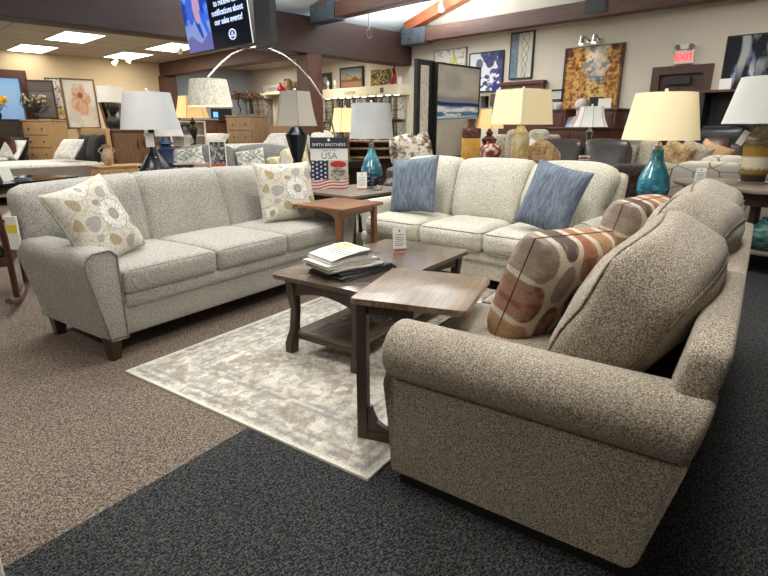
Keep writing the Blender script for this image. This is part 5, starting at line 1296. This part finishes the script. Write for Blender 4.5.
# ============================================================ middle distance behind the grey sofa
def loveseat(label,loc,rz,w,d,h,m,rolled=True,name='sofa',cat='sofa',seat=.45,backs=2,arm=.18,crown=.05):
    t=thing(name,label,cat,(loc[0],loc[1],0),rz)
    bm=rbox(w-2*arm+.02,d-.12,.26,.03,(6,5,3)); bmesh.ops.translate(bm,verts=bm.verts,vec=(0,-.03,.20)); obj('base',bm,m,t)
    k_=(w-2*arm)/backs
    for i in range(backs):
        x=-(w-2*arm)/2+k_*(i+.5); bm=rbox(k_-.006,d-.25,.16,.05,(5,5,3),(0,.01,.02)); bmesh.ops.translate(bm,verts=bm.verts,vec=(x,-.09,seat-.05)); obj('seat_cushion',bm,m,t)
        bm=rbox(k_-.01,.22,h-seat+.02,.08,(6,4,6),(0,.03,0),lambda q,p:(q.x,q.y+.12*(q.z+.2)/.4,q.z+(crown*math.cos(q.x/k_*PI) if q.z>0 else 0))); bmesh.ops.translate(bm,verts=bm.verts,vec=(x,d/2-.28,seat+(h-seat)/2)); obj('back_cushion',bm,m,t)
    bm=rbox(w-.04,.16,h-.16,.06,(10,3,6),(0,0,0),lambda q,p:(q.x,q.y+.08*(q.z+.3)/.6,q.z)); bmesh.ops.translate(bm,verts=bm.verts,vec=(0,d/2-.09,.10+(h-.16)/2)); obj('back_frame',bm,m,t)
    for s in (-1,1):
        bm=rbox(arm,d-.08,.54,.075,(3,6,5)); bmesh.ops.translate(bm,verts=bm.verts,vec=(s*(w/2-arm/2),-.02,.36)); obj('armrest',bm,m,t)
    for sx in (-1,1):
        for sy in (-1,1): leg(t,sx*(w/2-.08),sy*(d/2-.12),.1,M['dark_leg'])
    return t
pg=P(250,152,8.3); gs=loveseat('dark grey rounded sofa behind the grey tweed sofa',P(235,152,8.3),face(P(235,152,8.3)),2.1,.8,P(250,147,8.3).z-.02,M['greyf'],backs=2,seat=.58)
M['leafp']=attr_mat('leaf_print',.9)
def f_leafp(a,b):
    p=Pic(a,b,(196,192,180)); p.put(step(np.sin(a*12+3*np.sin(b*6))-.3,.3)*step(fbm(a*3,b*3,2)-.4,.1),(150,146,134)); p.put(step(fbm(a*6,b*6,7)-.6,.06),(120,116,104)); return p.c
lp=pillow(.50,.36,.14,f_leafp,40,seed=12)
c1=add_pillow(lp,None,M['leafp'],None,'leaf print pillow at the left end of the dark grey sofa, beside the blue lamp',P(187,160,7.75),face(P(187,158,7.3)),25,8)
lp2=pillow(.42,.38,.14,f_leafp,40,seed=14)
add_pillow(lp2,None,M['leafp'],None,'leaf print pillow in the middle of the dark grey sofa',P(251,162,7.75),face(P(250,160,7.6))-10,25,10)
solo('price_tag',bx(-.03,.03,-.002,.002,0,.20),M['paper'],'white tag standing up behind the backrest, left of the black urn lamp','tag',P(283,167,6.7),face(pg),rot=(0,8,face(pg)))
# picture card
pc_=P(219,168,6.0); sofa_table('dark console table behind the centre of the grey tweed sofa',P(222,176,6.2),FA,.7,.3,pc_.z-.05)
def f_card(a,b):
    p=Pic(a,b,(92,88,88)); p.put(step(fbm(a*9,b*14,3)-.5,.06),(170,166,164)); p.put(step(fbm(a*12,b*12,8)-.6,.05),(40,38,42)); p.put(step(.24-b,.02),(196,92,70)); return p.c
framed('photo card with orange lower band standing behind the grey tweed sofa',(P(219,168,6.2).x,P(219,168,6.2).y,pc_.z-.05),face(pc_),.19,.34,f_card,M['white'],nm='photo_card',cat='card',fw=.012,d=.012,nx=40)
pk=P(203,164,6.2); bt_=solo('box',bx(-.10,.10,-.05,.05,0,.09,bev=.004),M['urn'],'small dusty pink box left of the photo card','box',(pk.x,pk.y,pc_.z-.05),face(pk))
# tall greyed oak chest with topiary arrangements
po=P(247,115.5,12.4); oc=chest('tall greyed oak chest of five drawers with copper arrangements on top',(po.x,po.y,0),-72,.78,.55,po.z,M['oakg'],5)
for i,x in enumerate((240,252)):
    p=P(x,115.5,12.3); t=thing('flower_arrangement',('left','right')[i]+' copper flower ball on black stem, on the greyed oak chest','plant',(p.x,p.y,po.z),0)
    bm=BM(); lathe(bm,[(.07,0),(.07,.02),(.02,.04)],12); tube(bm,[(0,0,.03),(.03,0,.15),(-.03,0,.25),(0,0,.36)],.014,6); obj('stem',bm,M['iron'],t)
    bm=BM(); rnd=random.Random(i+40)
    for k in range(70):
        a=rnd.uniform(0,2*PI); r=.27*rnd.random()**.5; bmesh.ops.create_icosphere(bm,subdivisions=1,radius=rnd.uniform(.025,.05),matrix=Matrix.Translation((r*math.cos(a),r*math.sin(a),.40+.16*rnd.random()*(1-(r/.3)**2)-.03)))
    obj('blossoms',bm,M['copper'],t); bm=BM()
    for k in range(60):
        a=rnd.uniform(0,2*PI); r=.3*rnd.random()**.5; c=Vector((r*math.cos(a),r*math.sin(a),.36+.12*rnd.random())); d=Vector((rnd.uniform(-1,1),rnd.uniform(-1,1),rnd.uniform(-.5,.5)))*.05; e=Vector((d.y,-d.x,.02)); bm.faces.new([bm.verts.new(c),bm.verts.new(c+d+e*.4),bm.verts.new(c+2*d),bm.verts.new(c+d-e*.4)])
    obj('leaves',bm,M['leafd'],t,False)
# second bed with wooden headboard
pb=P(292,125,11.5); hb_=P(292,125.5,11.5)
b2=bed('bed with pale mattress and greyed oak headboard between the chest and the post',hb_.x-2.1,hb_.x,hb_.y-.9,hb_.y+.9,P(250,145,10.6).z,M['oakg'],M['tanf'],hb_.z)
for s in (-1,1): obj('headboard_panel',bx(1.03,1.05,s*.45-.36,s*.45+.36,.95,hb_.z-.08,bev=.004),M['oakg'],b2,False)
bp_(wp,M['matt'],'white pillow lying on the second bed left of the headboard',P(278,141,10.6),-70,55)
bp_(bk,M['blackf'],'black pillow against the greyed oak headboard of the second bed',P(301,139,11.0),-85,20)
bp_(wp,M['matt'],'white pillow on the second bed, near the brown sideboard',P(212,142,10.4),-60,50)
# brown sideboard with small screen
psb=P(214,120,13.0); sb=chest('red brown sideboard left of the greyed oak chest',(psb.x-.1,psb.y+.2,0),-25,1.3,.5,psb.z,M['walnut'],2,3,name='sideboard',cat='sideboard')
pm=P(222,120,12.8); t=thing('monitor','small black monitor showing a blue square on the brown sideboard','screen',(pm.x,pm.y,psb.z),face(pm))
obj('housing',bx(-.24,.24,-.02,.02,.03,.26,bev=.004),M['black'],t,False); M['bluelit']=emis('blue_lit_square',(110,190,250),1.2,(90,150,210)); obj('lit_square',bx(-.19,-.08,-.023,-.021,.06,.18),M['bluelit'],t,False); obj('stand',bx(-.08,.08,-.05,.05,0,.03),M['black'],t,False)
# white shelf unit
pw=P(190,119,9.0); ws=thing('shelf_unit','white open shelf unit under the pleated yellow lamp, holding small pictures','shelf',(P(188,130,9.9).x,P(188,130,9.9).y,0),face(P(188,130,9)))
hz_=P(188,121,9.9).z
for s in (-1,1): obj('side_panel',bx(s*.3-.015,s*.3+.015,-.15,.15,0,hz_),M['white'],ws,False)
obj('back_panel',bx(-.3,.3,.14,.15,0,hz_),M['white'],ws,False)
for z in (hz_-.02,P(188,135,9.9).z-.02,.5,.1): obj('shelf',bx(-.29,.29,-.15,.14,z-.0,z+.02),M['white'],ws,False)
zsf=P(188,135,9.9).z
pv=P(186,135,9.85); framed('small framed photo on the white shelf unit',(pv.x,pv.y,zsf+.001),face(pv),.2,.2,f_portrait,M['greywood'],nm='framed_photo',cat='picture',nx=20)
pv=P(190,147,8.4); 
sofa_table('low red brown console table in front of the white shelf unit',P(190,150,9.3),face(P(190,150,9.3)),.9,.3,P(190,146,9.2).z,M['walnut'])
framed('small black and white photo on the low red brown console table',(P(190,146,9.3).x,P(190,146,9.3).y,P(190,146,9.2).z),face(pv),.17,.16,f_branch,M['white'],nm='framed_photo',cat='picture',nx=20)
# cream floral armchair, white wing sofa, brown shelf behind the corner table
px_=P(312,160,7.7); t=loveseat('yellow cream floral armchair left of the signboard',(px_.x,px_.y),30,.95,.9,P(312,152,7.7).z,fabric('yellow_floral',(190,166,120),(222,206,164),(238,228,196),16,.2),backs=1,name='armchair',cat='armchair')
px_=P(333,136,9.6); loveseat('white rounded sofa behind the signboard',(px_.x,px_.y),10,1.0,.9,P(333,133,9.6).z,M['creamf'],backs=1,name='armchair',cat='armchair')
px_=P(374,142,8.4); t=thing('bookcase','open red brown bookcase behind the teal lamp','bookcase',(px_.x,px_.y,0),face(px_)); hz_=P(374,140,8.4).z
for s in (-1,1): obj('side_panel',bx(s*.45-.02,s*.45+.02,-.18,.18,0,hz_),M['walnut'],t,False)
obj('back_panel',bx(-.45,.45,.16,.18,0,hz_),M['walnut'],t,False)
for z in (hz_-.03,P(374,149,8.4).z,P(374,158,8.4).z,.2): obj('shelf',bx(-.43,.43,-.18,.16,z,z+.025),M['oakg'],t,False)
def f_brfl(a,b):
    p=Pic(a,b,(206,198,184)); f=fbm(a*5,b*5,3); p.put(step(f-.52,.05),(142,124,108)); p.put(step(f-.62,.04),(92,76,66)); p.put(step(fbm(a*9,b*9,6)-.64,.04),(176,162,146)); return p.c
px_=P(411,152,6.4)
ch=loveseat('small dark armchair holding the brown floral pillow, left behind the cream sofa',(P(411,152,6.9).x,P(411,152,6.9).y),face(px_),.7,.6,.82,M['darkwood'] if False else M['leather'],backs=1,name='armchair',cat='armchair')
bf_=pillow(.46,.40,.22,f_brfl,60,sag=-.06,pw=.5,seed=9); add_pillow(bf_,None,M['leafp'],None,'round-shouldered cream pillow with brown flower print, left behind the cream sofa',P(411,152,6.42),face(px_),15,10)
# ============================================================ behind the cream sofa
px_=P(545,150,6.6); ls=loveseat('dark brown leather sofa behind the cream sofa',(P(583,150,6.5).x,P(583,150,6.5).y),face(P(583,150,6.5)),1.20,.68,P(580,139,6.5).z-.02,M['leather'],backs=2,crown=.015,arm=.05)
px_=P(533,133,8.0); loveseat('pale beige sofa beyond the square cream lamp',(P(528,133,7.2).x,P(528,133,7.2).y),face(P(528,133,7.2)),.95,.6,P(533,130,7.2).z,M['tanf'],backs=2,crown=.0)
px_=P(520,128,8.3)
rp=pillow(.27,.24,.16,None,20,sag=-.3,seed=3); o=obj('throw_pillow',rp,M['fur2']); tag(o,'round tan furry pillow behind the cream sofa','pillow'); pose(o,P(541,157,6.0),face(P(541,155,6)),15,0)
rp=pillow(.22,.24,.1,None,16,seed=3); o=obj('throw_pillow',rp,M['matt']); tag(o,'white pillow corner left of the round tan furry one','pillow'); pose(o,P(533,151,6.35),face(P(541,155,6)),15,-30)
card('price card lying against the dark leather sofa',P(584,160,6.1),face(P(584,158,6)),.12,.05)
ot=P(628,185,5.4); ot_=thing('ottoman','dark brown furry ottoman between the cream sofa and the big teal lamp','ottoman',(P(632,175,5.5).x,P(632,175,5.5).y,0),face(P(632,175,5.5)))
oz=P(632,166,5.5).z; bm=rbox(.50,.42,oz-.1,.1,(6,6,6),(.01,.01,.02)); bmesh.ops.translate(bm,verts=bm.verts,vec=(0,0,.1+(oz-.1)/2)); obj('cushion',bm,M['fur'],ot_)
for sx in (-1,1):
    for sy in (-1,1): leg(ot_,sx*.19,sy*.15,.11,M['dark_leg'])
px_=P(612,192,5.2); 
# crackle pattern chaise
t=NT('crackle_print'); x=t.new('ShaderNodeTexVoronoi',feature='DISTANCE_TO_EDGE'); x.inputs['Scale'].default_value=3.2; t.link(t.coord((1,1,1.6)),x.inputs['Vector'])
t.col(t.ramp(x.outputs['Distance'],[(.012,(120,104,86)),(.03,(206,198,182))])); M['crackle']=t.rough(.9)
px_=P(728,165,6.3); cs=loveseat('cream sofa with branching crackle print, behind the console table',(P(744,165,6.55).x,P(744,165,6.55).y),face(P(744,165,6.55))+184,1.9,.6,P(728,157,6.28).z,M['crackle'],backs=2,crown=.0)
px_=P(662,160,6.3); 
for x,y,l,m in ((676,152,'tan furry pillow left on the crackle print sofa',M['fur2']),(693,152,'pale tan pillow in the middle of the crackle print sofa',M['tanf']),(712,153,'golden tan pillow with pointed corner on the crackle print sofa',M['oak'])):
    o=obj('throw_pillow',pillow(.36,.34,.12,None,18,seed=x),m); tag(o,l,'pillow'); pose(o,P(x,y+4,6.62),face(px_),8,-22)
px_=P(716,145,7.1); lr=loveseat('brown leather low-backed armchair near the door',(P(716,145,7.08).x,P(716,145,7.08).y),face(P(716,145,7.08)),.70,.30,P(722,139,7.08).z,M['leather2'],backs=1,crown=.03)
px_=P(665,150,7.0); loveseat('beige sofa seen under the big teal lamp shade',(P(650,150,7.1).x,P(650,150,7.1).y),face(P(650,150,7.1)),.66,.5,P(655,141,7.1).z,M['tanf'],backs=1,name='armchair',cat='armchair',crown=0)
px_=P(720,128,7.2); bm=rbox(.74,.2,.4,.09,(8,4,5),(0,.02,.02)); 
bh=thing('recliner','black leather recliner back rising behind the brown leather sofa','armchair',(P(718,130,7.30).x,P(718,130,7.30).y,0),-86)
bz=P(722,126,7.28).z; bmesh.ops.translate(bm,verts=bm.verts,vec=(0,0,bz-.2)); obj('headrest',bm,M['black_leather'],bh); bm=rbox(.7,.18,bz-.45,.08,(6,4,6)); bmesh.ops.translate(bm,verts=bm.verts,vec=(0,.0,.05+(bz-.45)/2)); obj('backrest',bm,M['black_leather'],bh)
bm=BM(); lathe(bm,[(.1,0),(.1,.05)],20); obj('base',bm,M['black'],bh)
pr_=P(768,150,6.85); t=thing('tool_cabinet','bright red rounded chair back at the right edge behind the banded lamp','chair',(pr_.x,pr_.y,0),face(pr_)); t.name='chair'
M['redl']=plain('red_vinyl',(206,58,48),.35,var=8); bm=rbox(.36,.10,.3,.05,(6,3,6),(0,.02,0)); rz_=P(764,126,7.0).z; bmesh.ops.translate(bm,verts=bm.verts,vec=(0,.14,rz_-.15)); obj('backrest',bm,M['redl'],t); bm=rbox(.36,.3,.1,.04,(5,5,2)); bmesh.ops.translate(bm,verts=bm.verts,vec=(0,0,.5)); obj('seat',bm,M['redl'],t)
for sx in (-1,1):
    for sy in (-1,1): bm=BM(); tube(bm,[(sx*.15,sy*.12,0),(sx*.14,sy*.12,.47)],.015,6); obj('leg',bm,M['chrome'],t)
    bm=BM(); tube(bm,[(sx*.14,.14,.47),(sx*.14,.14,rz_-.25)],.015,6); obj('back_post',bm,M['chrome'],t)
# tall black shelf below the dark abstract
pq=PU(716,92,UW); bk_=thing('shelf_unit','narrow black shelf unit between the door and the dark abstract','shelf',(UW-.2,PU(712,110,UW).y-.28,0),-90); hz_=PU(716,93,UW-.2).z
for s in (-1,1): obj('side_panel',bx(s*.32-.015,s*.32+.015,-.15,.18,0,hz_),M['black'],bk_,False)
obj('top',bx(-.36,.36,-.2,.19,hz_,hz_+.03),M['redwood'],bk_,False)
obj('back_panel',bx(-.31,.31,.165,.18,0,hz_),M['black'],bk_,False)
for z in (.1,.5,.9): obj('shelf',bx(-.305,.305,-.15,.165,z,z+.02),M['black'],bk_,False)
solo('thermostat_box',bx(-.07,.07,-.04,.04,0,.14,bev=.004),M['white'],'small white box on top of the narrow black shelf unit','box',(UW-.25,PU(725,90,UW-.25).y,hz_+.03),-90)
# dressers below the golden street scene
pz=PU(560,109,8.3); 
d1=chest('red brown dresser left below the certificate',(8.35,PU(557,112,8.4).y+.03,0),-90,.66,.5,PU(558,109,8.1).z,M['redwood'],4)
d2=chest('large red brown chest right of the golden street scene',(8.3,PU(625,112,8.3).y+.27,0),-90,.50,.52,PU(612,108,8.0).z,M['redwood'],4)
d3=chest('low wide red brown dresser below the golden street scene',(8.0,PU(588,128,8.0).y+.02,0),-90,1.15,.45,PU(588,127,7.75).z,M['redwood'],3,2)
d3.location.x=7.72
bx_=solo('framed_photo',bx(-.10,.10,-.02,.02,0,.17),M['black'],'small black photo frame on the large red brown chest','picture',(8.25,d2.location.y+.15,PU(612,108,8.0).z),-80)
solo('framed_photo',bx(-.09,.09,-.012,.012,0,.14),M['paper'],'white card with dark logo on the large red brown chest','picture',(8.15,d2.location.y-.02,PU(612,108,8.0).z),-80)
bm=BM(); lathe(bm,[(.03,0),(.06,.05),(.07,.09),(.055,.1)],12); solo('bowl',bm,M['white'],'small white bowl on the dresser below the certificate','bowl',(8.2,PU(558,106,8.2).y,PU(558,109,8.1).z))
# small shelf and headboard on the right wall
t=thing('wall_shelf','small grey open box shelf right of the beach canvas','shelf',(UW,PU(486,102,UW).y,PU(486,110,UW).z),-90); hh=PU(486,95,UW).z-PU(486,110,UW).z; ww=abs(PU(475,100,UW).y-PU(495,100,UW).y)
bm=BM(); box(bm,-ww/2,ww/2,-.2,0,0,.03); box(bm,-ww/2,ww/2,-.2,0,hh-.03,hh); box(bm,-ww/2,-ww/2+.03,-.2,0,.03,hh-.03); box(bm,ww/2-.03,ww/2,-.2,0,.03,hh-.03); box(bm,-.015,.015,-.2,0,.03,hh-.03); obj('carcass',bm,M['greywood'],t,False); obj('back_panel',bx(-ww/2+.03,ww/2-.03,-.012,-.001,.03,hh-.03),M['black'],t,False)
hd=thing('bed','dark red brown bed with panelled headboard against the right wall','bed',(UW-1.1,PU(524,90,UW).y,0),0); hw_=abs(PU(503,95,UW).y-PU(545,95,UW).y)/2; hz_=PU(524,81,UW-.1).z
obj('headboard',bx(1.0,1.07,-hw_,hw_,.2,hz_-.02,bev=.005),M['redwood'],hd,False); obj('cap_rail',bx(.97,1.09,-hw_-.02,hw_+.02,hz_-.06,hz_,bev=.005),M['redwood'],hd,False)
bm=rbox(1.9,hw_*2-.1,.3,.06,(6,6,3)); bmesh.ops.translate(bm,verts=bm.verts,vec=(0,0,.6)); obj('mattress',bm,M['matt'],hd); obj('side_rail',bx(-1,1,-hw_+.02,hw_-.02,.2,.45),M['redwood'],hd,False)
for sy in (-1,1): obj('leg',bx(-.98,-.9,sy*(hw_-.08)-.04,sy*(hw_-.08)+.04,0,.2),M['redwood'],hd,False); obj('leg',bx(.98,1.06,sy*(hw_-.08)-.04,sy*(hw_-.08)+.04,0,.2),M['redwood'],hd,False)
# person standing half hidden by the bell lamp
pp=Vector((8.15,(d1.location.y-.33+d2.location.y+.25)/2+.0,P(583,101,8.3).z)); ht=pp.z
pe=thing('person','person with white hair in blue and white top, bending behind the bell-shaped lamp','person',(pp.x,pp.y,0),90)
M['skin']=plain('skin',(206,160,140),.6,var=4); M['shirt']=plain('blue_white_top',(150,160,190),.9,var=50,sc_=7); M['hair']=plain('white_hair',(212,196,190),.9,var=8,sc_=30); M['navy']=plain('navy_trousers',(40,46,80),.8,var=4)
def skin_mesh(name,pts,edges,radii,m,parent,sub=2):
    me=bpy.data.meshes.new(name); me.from_pydata(pts,edges,[]); me.update(); o=bpy.data.objects.new(name,me); C.objects.link(o)
    mo=o.modifiers.new('s','SKIN'); mo.use_smooth_shade=True
    for i,r in enumerate(radii): me.skin_vertices[0].data[i].radius=r if isinstance(r,tuple) else (r,r)
    me.skin_vertices[0].data[0].use_root=True
    o.modifiers.new('d','SUBSURF').levels=sub; o.modifiers['d'].render_levels=sub
    bpy.context.view_layer.update(); m2=bpy.data.meshes.new_from_object(o.evaluated_get(bpy.context.evaluated_depsgraph_get())); bpy.data.objects.remove(o)
    return obj(name,m2,m,parent)
s_=ht/1.70
B_=[(0,0,.92),(0,-.03,1.15),(0,-.08,1.36),(0,-.12,1.46),(0,-.15,1.56),(0,-.17,1.64),
 (.10,0,.88),(.11,0,.48),(.11,.03,.09),(.12,-.12,.04),(-.10,0,.88),(-.11,0,.48),(-.11,.03,.09),(-.12,-.12,.04),
 (.19,-.09,1.37),(.24,-.16,1.12),(.20,-.36,1.02),(.18,-.44,1.00),(-.19,-.09,1.37),(-.24,-.16,1.12),(-.20,-.36,1.02),(-.18,-.44,1.00)]
ed=[(0,1),(1,2),(2,3),(3,4),(4,5),(0,6),(6,7),(7,8),(8,9),(0,10),(10,11),(11,12),(12,13),(2,14),(14,15),(15,16),(16,17),(2,18),(18,19),(19,20),(20,21)]
rd=[(.15,.11),(.13,.10),(.15,.10),(.05,.05),(.08,.09),(.075,.085),(.09,.09),(.06,.06),(.04,.04),(.035,.03),(.09,.09),(.06,.06),(.04,.04),(.035,.03),(.055,.055),(.045,.045),(.032,.032),(.03,.02),(.055,.055),(.045,.045),(.032,.032),(.03,.02)]
body=skin_mesh('body',[tuple(c*s_ for c in p) for p in B_],ed,[tuple(c*s_ for c in r) for r in rd],M['skin'],pe)
for s in (-1,1):
    for k in range(4):
        x=s*.18+(k-1.5)*.018; skin_mesh('finger',[(x*s_,-.44*s_,1.0*s_),(x*s_,-.49*s_,.985*s_),(x*s_,-.52*s_,.965*s_)],[(0,1),(1,2)],[.009,.008,.006],M['skin'],body,1)
tp=[B_[i] for i in (0,1,2,3,14,15,16,18,19,20)]
skin_mesh('shirt',[tuple(c*s_ for c in p) for p in [(0,0,.86),(0,-.03,1.15),(0,-.08,1.36),(0,-.115,1.44),(.19,-.09,1.37),(.24,-.16,1.12),(.21,-.30,1.05),(-.19,-.09,1.37),(-.24,-.16,1.12),(-.21,-.30,1.05)]],[(0,1),(1,2),(2,3),(2,4),(4,5),(5,6),(2,7),(7,8),(8,9)],[(.19,.15),(.165,.14),(.18,.14),(.08,.08),(.08,.08),(.068,.068),(.055,.055),(.08,.08),(.068,.068),(.055,.055)],M['shirt'],pe)
skin_mesh('trousers',[tuple(c*s_ for c in p) for p in [(0,0,.93),(.10,0,.86),(.11,0,.48),(.11,.03,.12),(-.10,0,.86),(-.11,0,.48),(-.11,.03,.12)]],[(0,1),(1,2),(2,3),(0,4),(4,5),(5,6)],[(.17,.13),(.11,.11),(.08,.08),(.065,.065),(.11,.11),(.08,.08),(.065,.065)],M['navy'],pe)
bm=BM(); bmesh.ops.create_icosphere(bm,subdivisions=3,radius=1,matrix=Matrix.Translation((0,-.145*s_,1.635*s_))@Matrix.Diagonal((.098,.115,.10,1)))
for v in bm.verts:
    if v.co.y<-.20*s_ and v.co.z<1.66*s_: v.co.y=-.20*s_
obj('hair',bm,M['hair'],pe)
bm=BM()
for s in (-1,1): bmesh.ops.create_icosphere(bm,subdivisions=1,radius=.011,matrix=Matrix.Translation((s*.032,-.243*s_,1.60*s_)))
obj('eyes',bm,M['navy'],body); bm=BM(); bmesh.ops.create_icosphere(bm,subdivisions=1,radius=.016,matrix=Matrix.Translation((0,-.255*s_,1.575*s_))); obj('nose',bm,M['skin'],body)
# pale sofa arm at the lower left corner
pz_=G(-14,590,0); t=thing('sofa','corner of a pale upholstered sofa cut off at the lower left of the picture','sofa',(pz_.x-.05,pz_.y-.05,0),FA)
c0=P(9,590,1.62)
bm=rbox(.6,.6,.46,.03,(4,4,4)); bmesh.ops.translate(bm,verts=bm.verts,vec=(0,0,.31)); obj('armrest',bm,M['sofaB'],t)
for sx in (-1,1):
    for sy in (-1,1): leg(t,sx*.25,sy*.25,.085,M['dark_leg'])
tl_=G(8,576,.1); 
# put its front corner at the picture corner
t.rotation_euler=(0,0,R(FA)); cr=Vector((.3,.3,0)); cr.rotate(Euler((0,0,R(FA)))); g=G(0,545,.25); h2=G(12,576,.1)
g=G(4.5,558,.3)
cr=Vector((.30,-.30,0)); cr.rotate(Euler((0,0,R(FA)))); t.location=(g.x-cr.x,g.y-cr.y,0)
# trees beyond the window
M['bark']=plain('bare_bark',(90,96,110),.9)
for i,(x,y) in enumerate(((.2,19),(2.9,26))):
    rnd=random.Random(i); bm=BM()
    def br(p,d,L,r,k):
        q=p+d*L; tube(bm,[p,(p+q)/2+Vector((rnd.uniform(-.05,.05),0,0)),q],r,5,rr=[r,r*.8,r*.6])
        if k>0:
            for _ in range(3): br(q,(d+Vector((rnd.uniform(-.8,.8),rnd.uniform(-.5,.5),rnd.uniform(-.1,.5)))).normalized(),L*.68,r*.6,k-1)
    br(Vector((0,0,0)),Vector((0,0,1)),1.6,.10,5); solo('tree',bm,M['bark'],'bare tree outside the window, %s'%('left one','right one, farther')[i],'tree',(x,y,0),0,'bare trees outside the window')
struct('ground',bx(-15,20,VW+.3,40,-.12,-.02),M['greyf'])
# ============================================================ light and camera
def area(loc,sx,sy,e,c=(1,.95,.88),rot=(0,0,0)):
    l=bpy.data.lights.new('area','AREA'); l.shape='RECTANGLE'; l.size=sx; l.size_y=sy; l.energy=e; l.color=c
    o=bpy.data.objects.new('overhead_area_light',l); C.objects.link(o); o.location=loc; o.rotation_euler=tuple(R(a) for a in rot); return o
for x,y in ((1.2,.6),(1.0,4.6),(4.0,.8),(4.2,4.8),(7.0,1.8),(7.0,5.6),(-1.5,2.5),(2.4,2.6)): area((x,y,3.0),.6,.6,50 if x<3 else 44,(1,.965,.915))
for x,y in ((1.5,9.6),(4.0,9.6),(2.0,12),(5.0,12),(7.6,9.6),(7.6,12.2)): area((x,y,2.74),1.0,.6,42,(1,.95,.86))
for x,y in ((4.2,6.6),(7.4,6.6),(3,4.6)):  # unseen uplights, added to brighten the white vault
    area((x,y,2.92),1.0,1.0,175,(.92,.97,1),(180,0,0))
wd=bpy.data.worlds.new('World'); sc.world=wd; wd.use_nodes=True; nt=wd.node_tree
sky=nt.nodes.new('ShaderNodeTexSky'); sky.sky_type='NISHITA'; sky.sun_elevation=R(35); sky.sun_rotation=R(120); sky.sun_disc=False; sky.ozone_density=6; sky.air_density=1.5
mx=nt.nodes.new('ShaderNodeMix'); mx.data_type='RGBA'; mx.inputs[0].default_value=.9; nt.links.new(sky.outputs[0],mx.inputs[6]); mx.inputs[7].default_value=(.12,.42,1.0,1); nt.links.new(mx.outputs[2],nt.nodes['Background'].inputs[0]); nt.nodes['Background'].inputs[1].default_value=.9
cam=bpy.data.cameras.new('camera'); co=bpy.data.objects.new('camera',cam); C.objects.link(co); sc.camera=co
cam.sensor_width=36; cam.lens=36*FPX/768; cam.clip_start=.05
co.location=(0,0,H); co.rotation_euler=(PI/2-TH,0,R(ROOM-90))
vs_=sc.view_settings; vs_.view_transform='Standard'; vs_.look='None'; vs_.gamma=1; vs_.exposure=-0.16; vs_.use_curve_mapping=False
